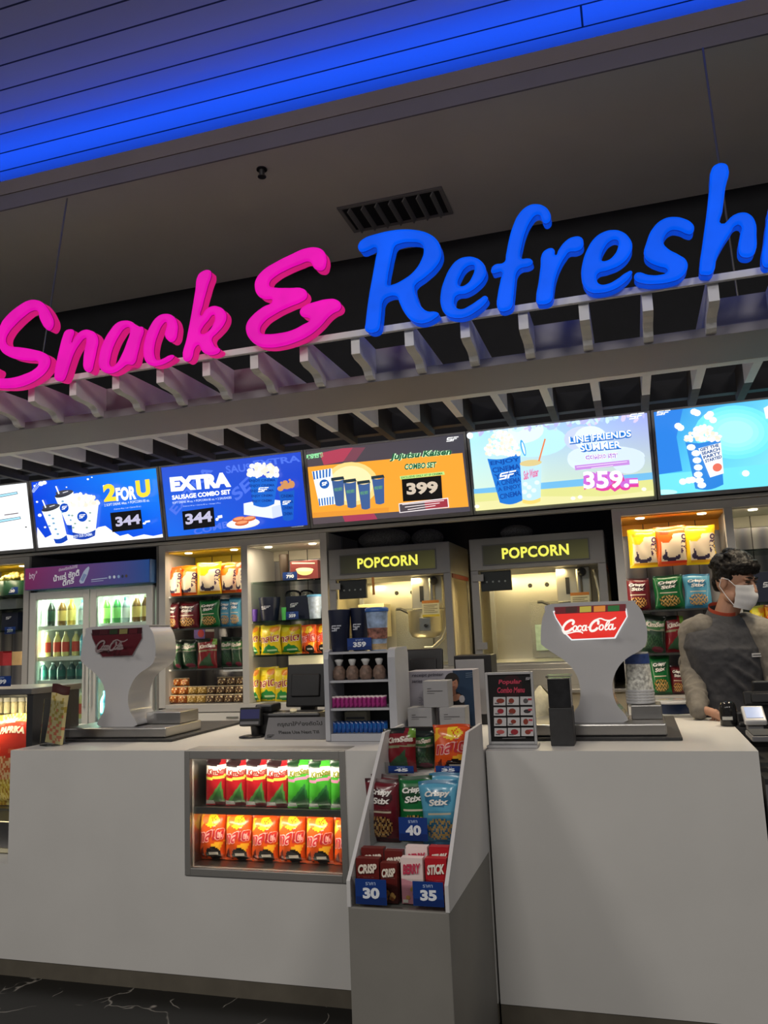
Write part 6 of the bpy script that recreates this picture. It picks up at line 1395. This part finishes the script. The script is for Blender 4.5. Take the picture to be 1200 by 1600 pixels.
# jacket with sleeves
jk = MB()
torso(jk, [(.86, .185, .135, 0, 0), (1.0, .182, .130, 0, 0), (1.15, .186, .128, 0, 0), (1.30, .205, .130, 0, -.005), (zs - .10, .212, .124, 0, 0), (zs - .03, .19, .105, 0, .005), (zs + .025, .115, .08, 0, .012), (zs + .045, .078, .068, 0, .015)], TM)
sl = MB(), MB()
limb(sl[0], [shr, el + (shr - el) * .45, el, wr + (el - wr) * .45, wr + (el - wr) * -.06], [.080, .066, .057, .052, .043]); limb(sl[1], [shl, ell_ + (shl - ell_) * .45, ell_, wl + (ell_ - wl) * .45, wl + (ell_ - wl) * .03], [.080, .064, .055, .050, .043])
limb(sl[0], [shr, TM @ Vector((-.115, .005, zs - .005))], [.079, .070]); limb(sl[1], [shl, TM @ Vector((.115, .005, zs - .005))], [.079, .070])
for k_, a, b, rr in ((0, el, wr, .054), (1, ell_, wl, .053)):           # gathered folds of the sleeves
    for i in range(9):
        q = a + (b - a) * (-.30 + .135 * i); ax = (b - a).normalized(); u_ = ax.cross(Vector((0, 1, .2))).normalized(); v_ = ax.cross(u_)
        sl[k_].tube([q + (u_ * math.cos(t * 2 * PI / 16) + v_ * math.sin(t * 2 * PI / 16)) * rr * (1.04 - .026 * i) + ax * .016 * math.sin(t * 2 * PI / 8 + 1.7 * i) for t in range(17)], .010, 8)
ubody('sleeve', sl[0], .006, JACK, pr, 2, (.05, .010)); ubody('sleeve', sl[1], .006, JACK, pr, 2, (.05, .010))
for (x0, z0), (x1, z1) in (((-.10, zs - .16), (.12, 1.10)), ((-.06, zs - .10), (.14, 1.16)), ((-.12, 1.22), (.08, 1.02))):   # slanting folds over the chest
    jk.tube([TM @ Vector((x0 + (x1 - x0) * t / 8, -.126 * math.sqrt(max(0, 1 - ((x0 + (x1 - x0) * t / 8) / .23) ** 2)) - .002, z0 + (z1 - z0) * t / 8)) for t in range(9)], [.004 + .010 * math.sin(PI * t / 8) for t in range(9)], 8)
ubody('jacket', jk, .007, mat('slate_knit', (.045, .046, .054), .8, bump=.35, bscale=55, var=.10), pr, 3, (.05, .012))
co = MB()
for k in range(2):
    co.grid(lambda u, v: TM @ Vector(((.074 + .016 * v) * math.sin(2 * PI * u), .004 - (.068 + .016 * v) * math.cos(2 * PI * u) - .012 * (1 - v), zs + .075 - .05 * v - .030 * math.cos(2 * PI * u) - .004 * k)), 30, 4)
co.build('collar', mat('dark_grey_rib', (.07, .07, .075), .8, bump=.4, bscale=90), pr)
MB().grid(lambda u, v: TM @ Vector((.0675 * math.sin(2 * PI * u), .002 - .064 * math.cos(2 * PI * u) - .008 * (1 - v), zs + .092 - .03 * v - .030 * math.cos(2 * PI * u))), 30, 3).build('shirt_collar', mat('orange_red_cloth', (.42, .06, .025), .8, var=.1, bscale=40), pr)
nt_ = MB().box(-.042, .042, -.003, .003, -.009, .009, 0, TM @ Matrix.Translation((.095, -.131, zs - .145))).build('name_badge', mat('pale_badge', (.55, .55, .56), .4, var=.04, bscale=30), pr)
MB().box(-.038, .038, -.0036, -.0031, -.002, .002, 0, TM @ Matrix.Translation((.095, -.131, zs - .145))).build('badge_print', DGREY, nt_)
tr_ = MB(); torso(tr_, [(.80, .16, .12, 0, .01), (.98, .172, .122, 0, .01)], TM)
for sg in (-1, 1): limb(tr_, [TM @ Vector((sg * .09, .01, .86)), TM @ Vector((sg * .10, .01, .48)), TM @ Vector((sg * .10, .03, .10))], [.095, .068, .056])
ubody('trousers', tr_, .012, mat('black_trousers', (.015, .015, .018), .8, var=.2, bscale=30), pr, 3)
for sg in (-1, 1): ubody('shoe', MB().ball(TM @ Vector((sg * .10, -.03, .045)), (.048, .13, .042), 16), .010, BLACK, pr, 2)

# hair: cap, fringe, tousled locks; ears stay free
hr = MB(); R = random.Random(12)
hr.ball((0, .022, .045), (.083, .100, .098), 24)
for _ in range(120):
    t = R.uniform(0, 2 * PI); e = R.uniform(.12, 1.35); x, y, z = .082 * math.cos(t) * math.cos(e), .02 + .104 * math.sin(t) * math.cos(e), .045 + .105 * math.sin(e)
    if y < -.02 and z < .055: continue
    hr.ball((x, y, z), (R.uniform(.016, .026), R.uniform(.016, .026), R.uniform(.012, .02)), 8)
for i in range(17):                                       # fringe across the forehead
    t = -1.25 + 2.5 * i / 16; hr.tube([(.070 * math.sin(t) * .9, .01 - .088 * math.cos(t), .112), (.083 * math.sin(t), .012 - .110 * math.cos(t), .085), (.083 * math.sin(t), .012 - .110 * math.cos(t), .050 + R.uniform(-.006, .006))], [.016, .015, .007], 8)
for sg in (-1, 1):
    hr.ball((sg * .074, .035, .030), (.018, .035, .045), 12); hr.tube([(sg * .078, -.012, .05), (sg * .077, -.010, .005)], [.011, .006], 8)
hr.ball((0, .085, -.005), (.055, .032, .065), 16)
h2 = MB(); h2.v = [tuple(HM @ Vector(v)) for v in hr.v]; h2.f = hr.f; h2.mi = hr.mi; h2.c = hr.c; h2.sm = hr.sm
ubody('hair', h2, .005, HAIRM, pr, 1, (.018, .012))
# mask, ear loops, eyes, brows
def mk(u, v):
    a_ = (u - .5) * 2.15; z = -.122 + .110 * v + .010 * (1 - abs(2 * u - 1)) * (v - .5) * 2
    rx, ry = .086 - .012 * (1 - v), .104 + .012 * math.sin(PI * v) - .010 * (1 - v); tent = .020 * max(0, 1 - abs(2 * u - 1) * 2.2) * math.sin(PI * min(1, v * 1.05))
    return HM @ Vector((rx * math.sin(a_), .004 - (ry + tent) * math.cos(a_) + .002 * math.sin(v * 19) * .6, z))
MB().grid(mk, 26, 18).build('face_mask', MASKM, pr)
for sg in (-1, 1):
    MB().tube([mk(.5 + sg * .5, .95), HM @ Vector((sg * .084, -.01, .010)), HM @ Vector((sg * .090, .022, .012)), HM @ Vector((sg * .088, .03, -.03)), HM @ Vector((sg * .082, -.01, -.075)), mk(.5 + sg * .5, .1)], .0022, 6).build('ear_loop', MASKM, pr)
    MB().ball(HM @ Vector((sg * .031, -.083, .006)), (.014, .010, .0045), 12).build('eye', mat('dark_eye', (.012, .009, .008), .2, var=.1, bscale=40), pr)
    MB().tube([HM @ Vector((sg * .012, -.094, .026)), HM @ Vector((sg * .032, -.093, .031)), HM @ Vector((sg * .052, -.080, .026))], [.0035, .0045, .0025], 8).build('eyebrow', HAIRM, pr)
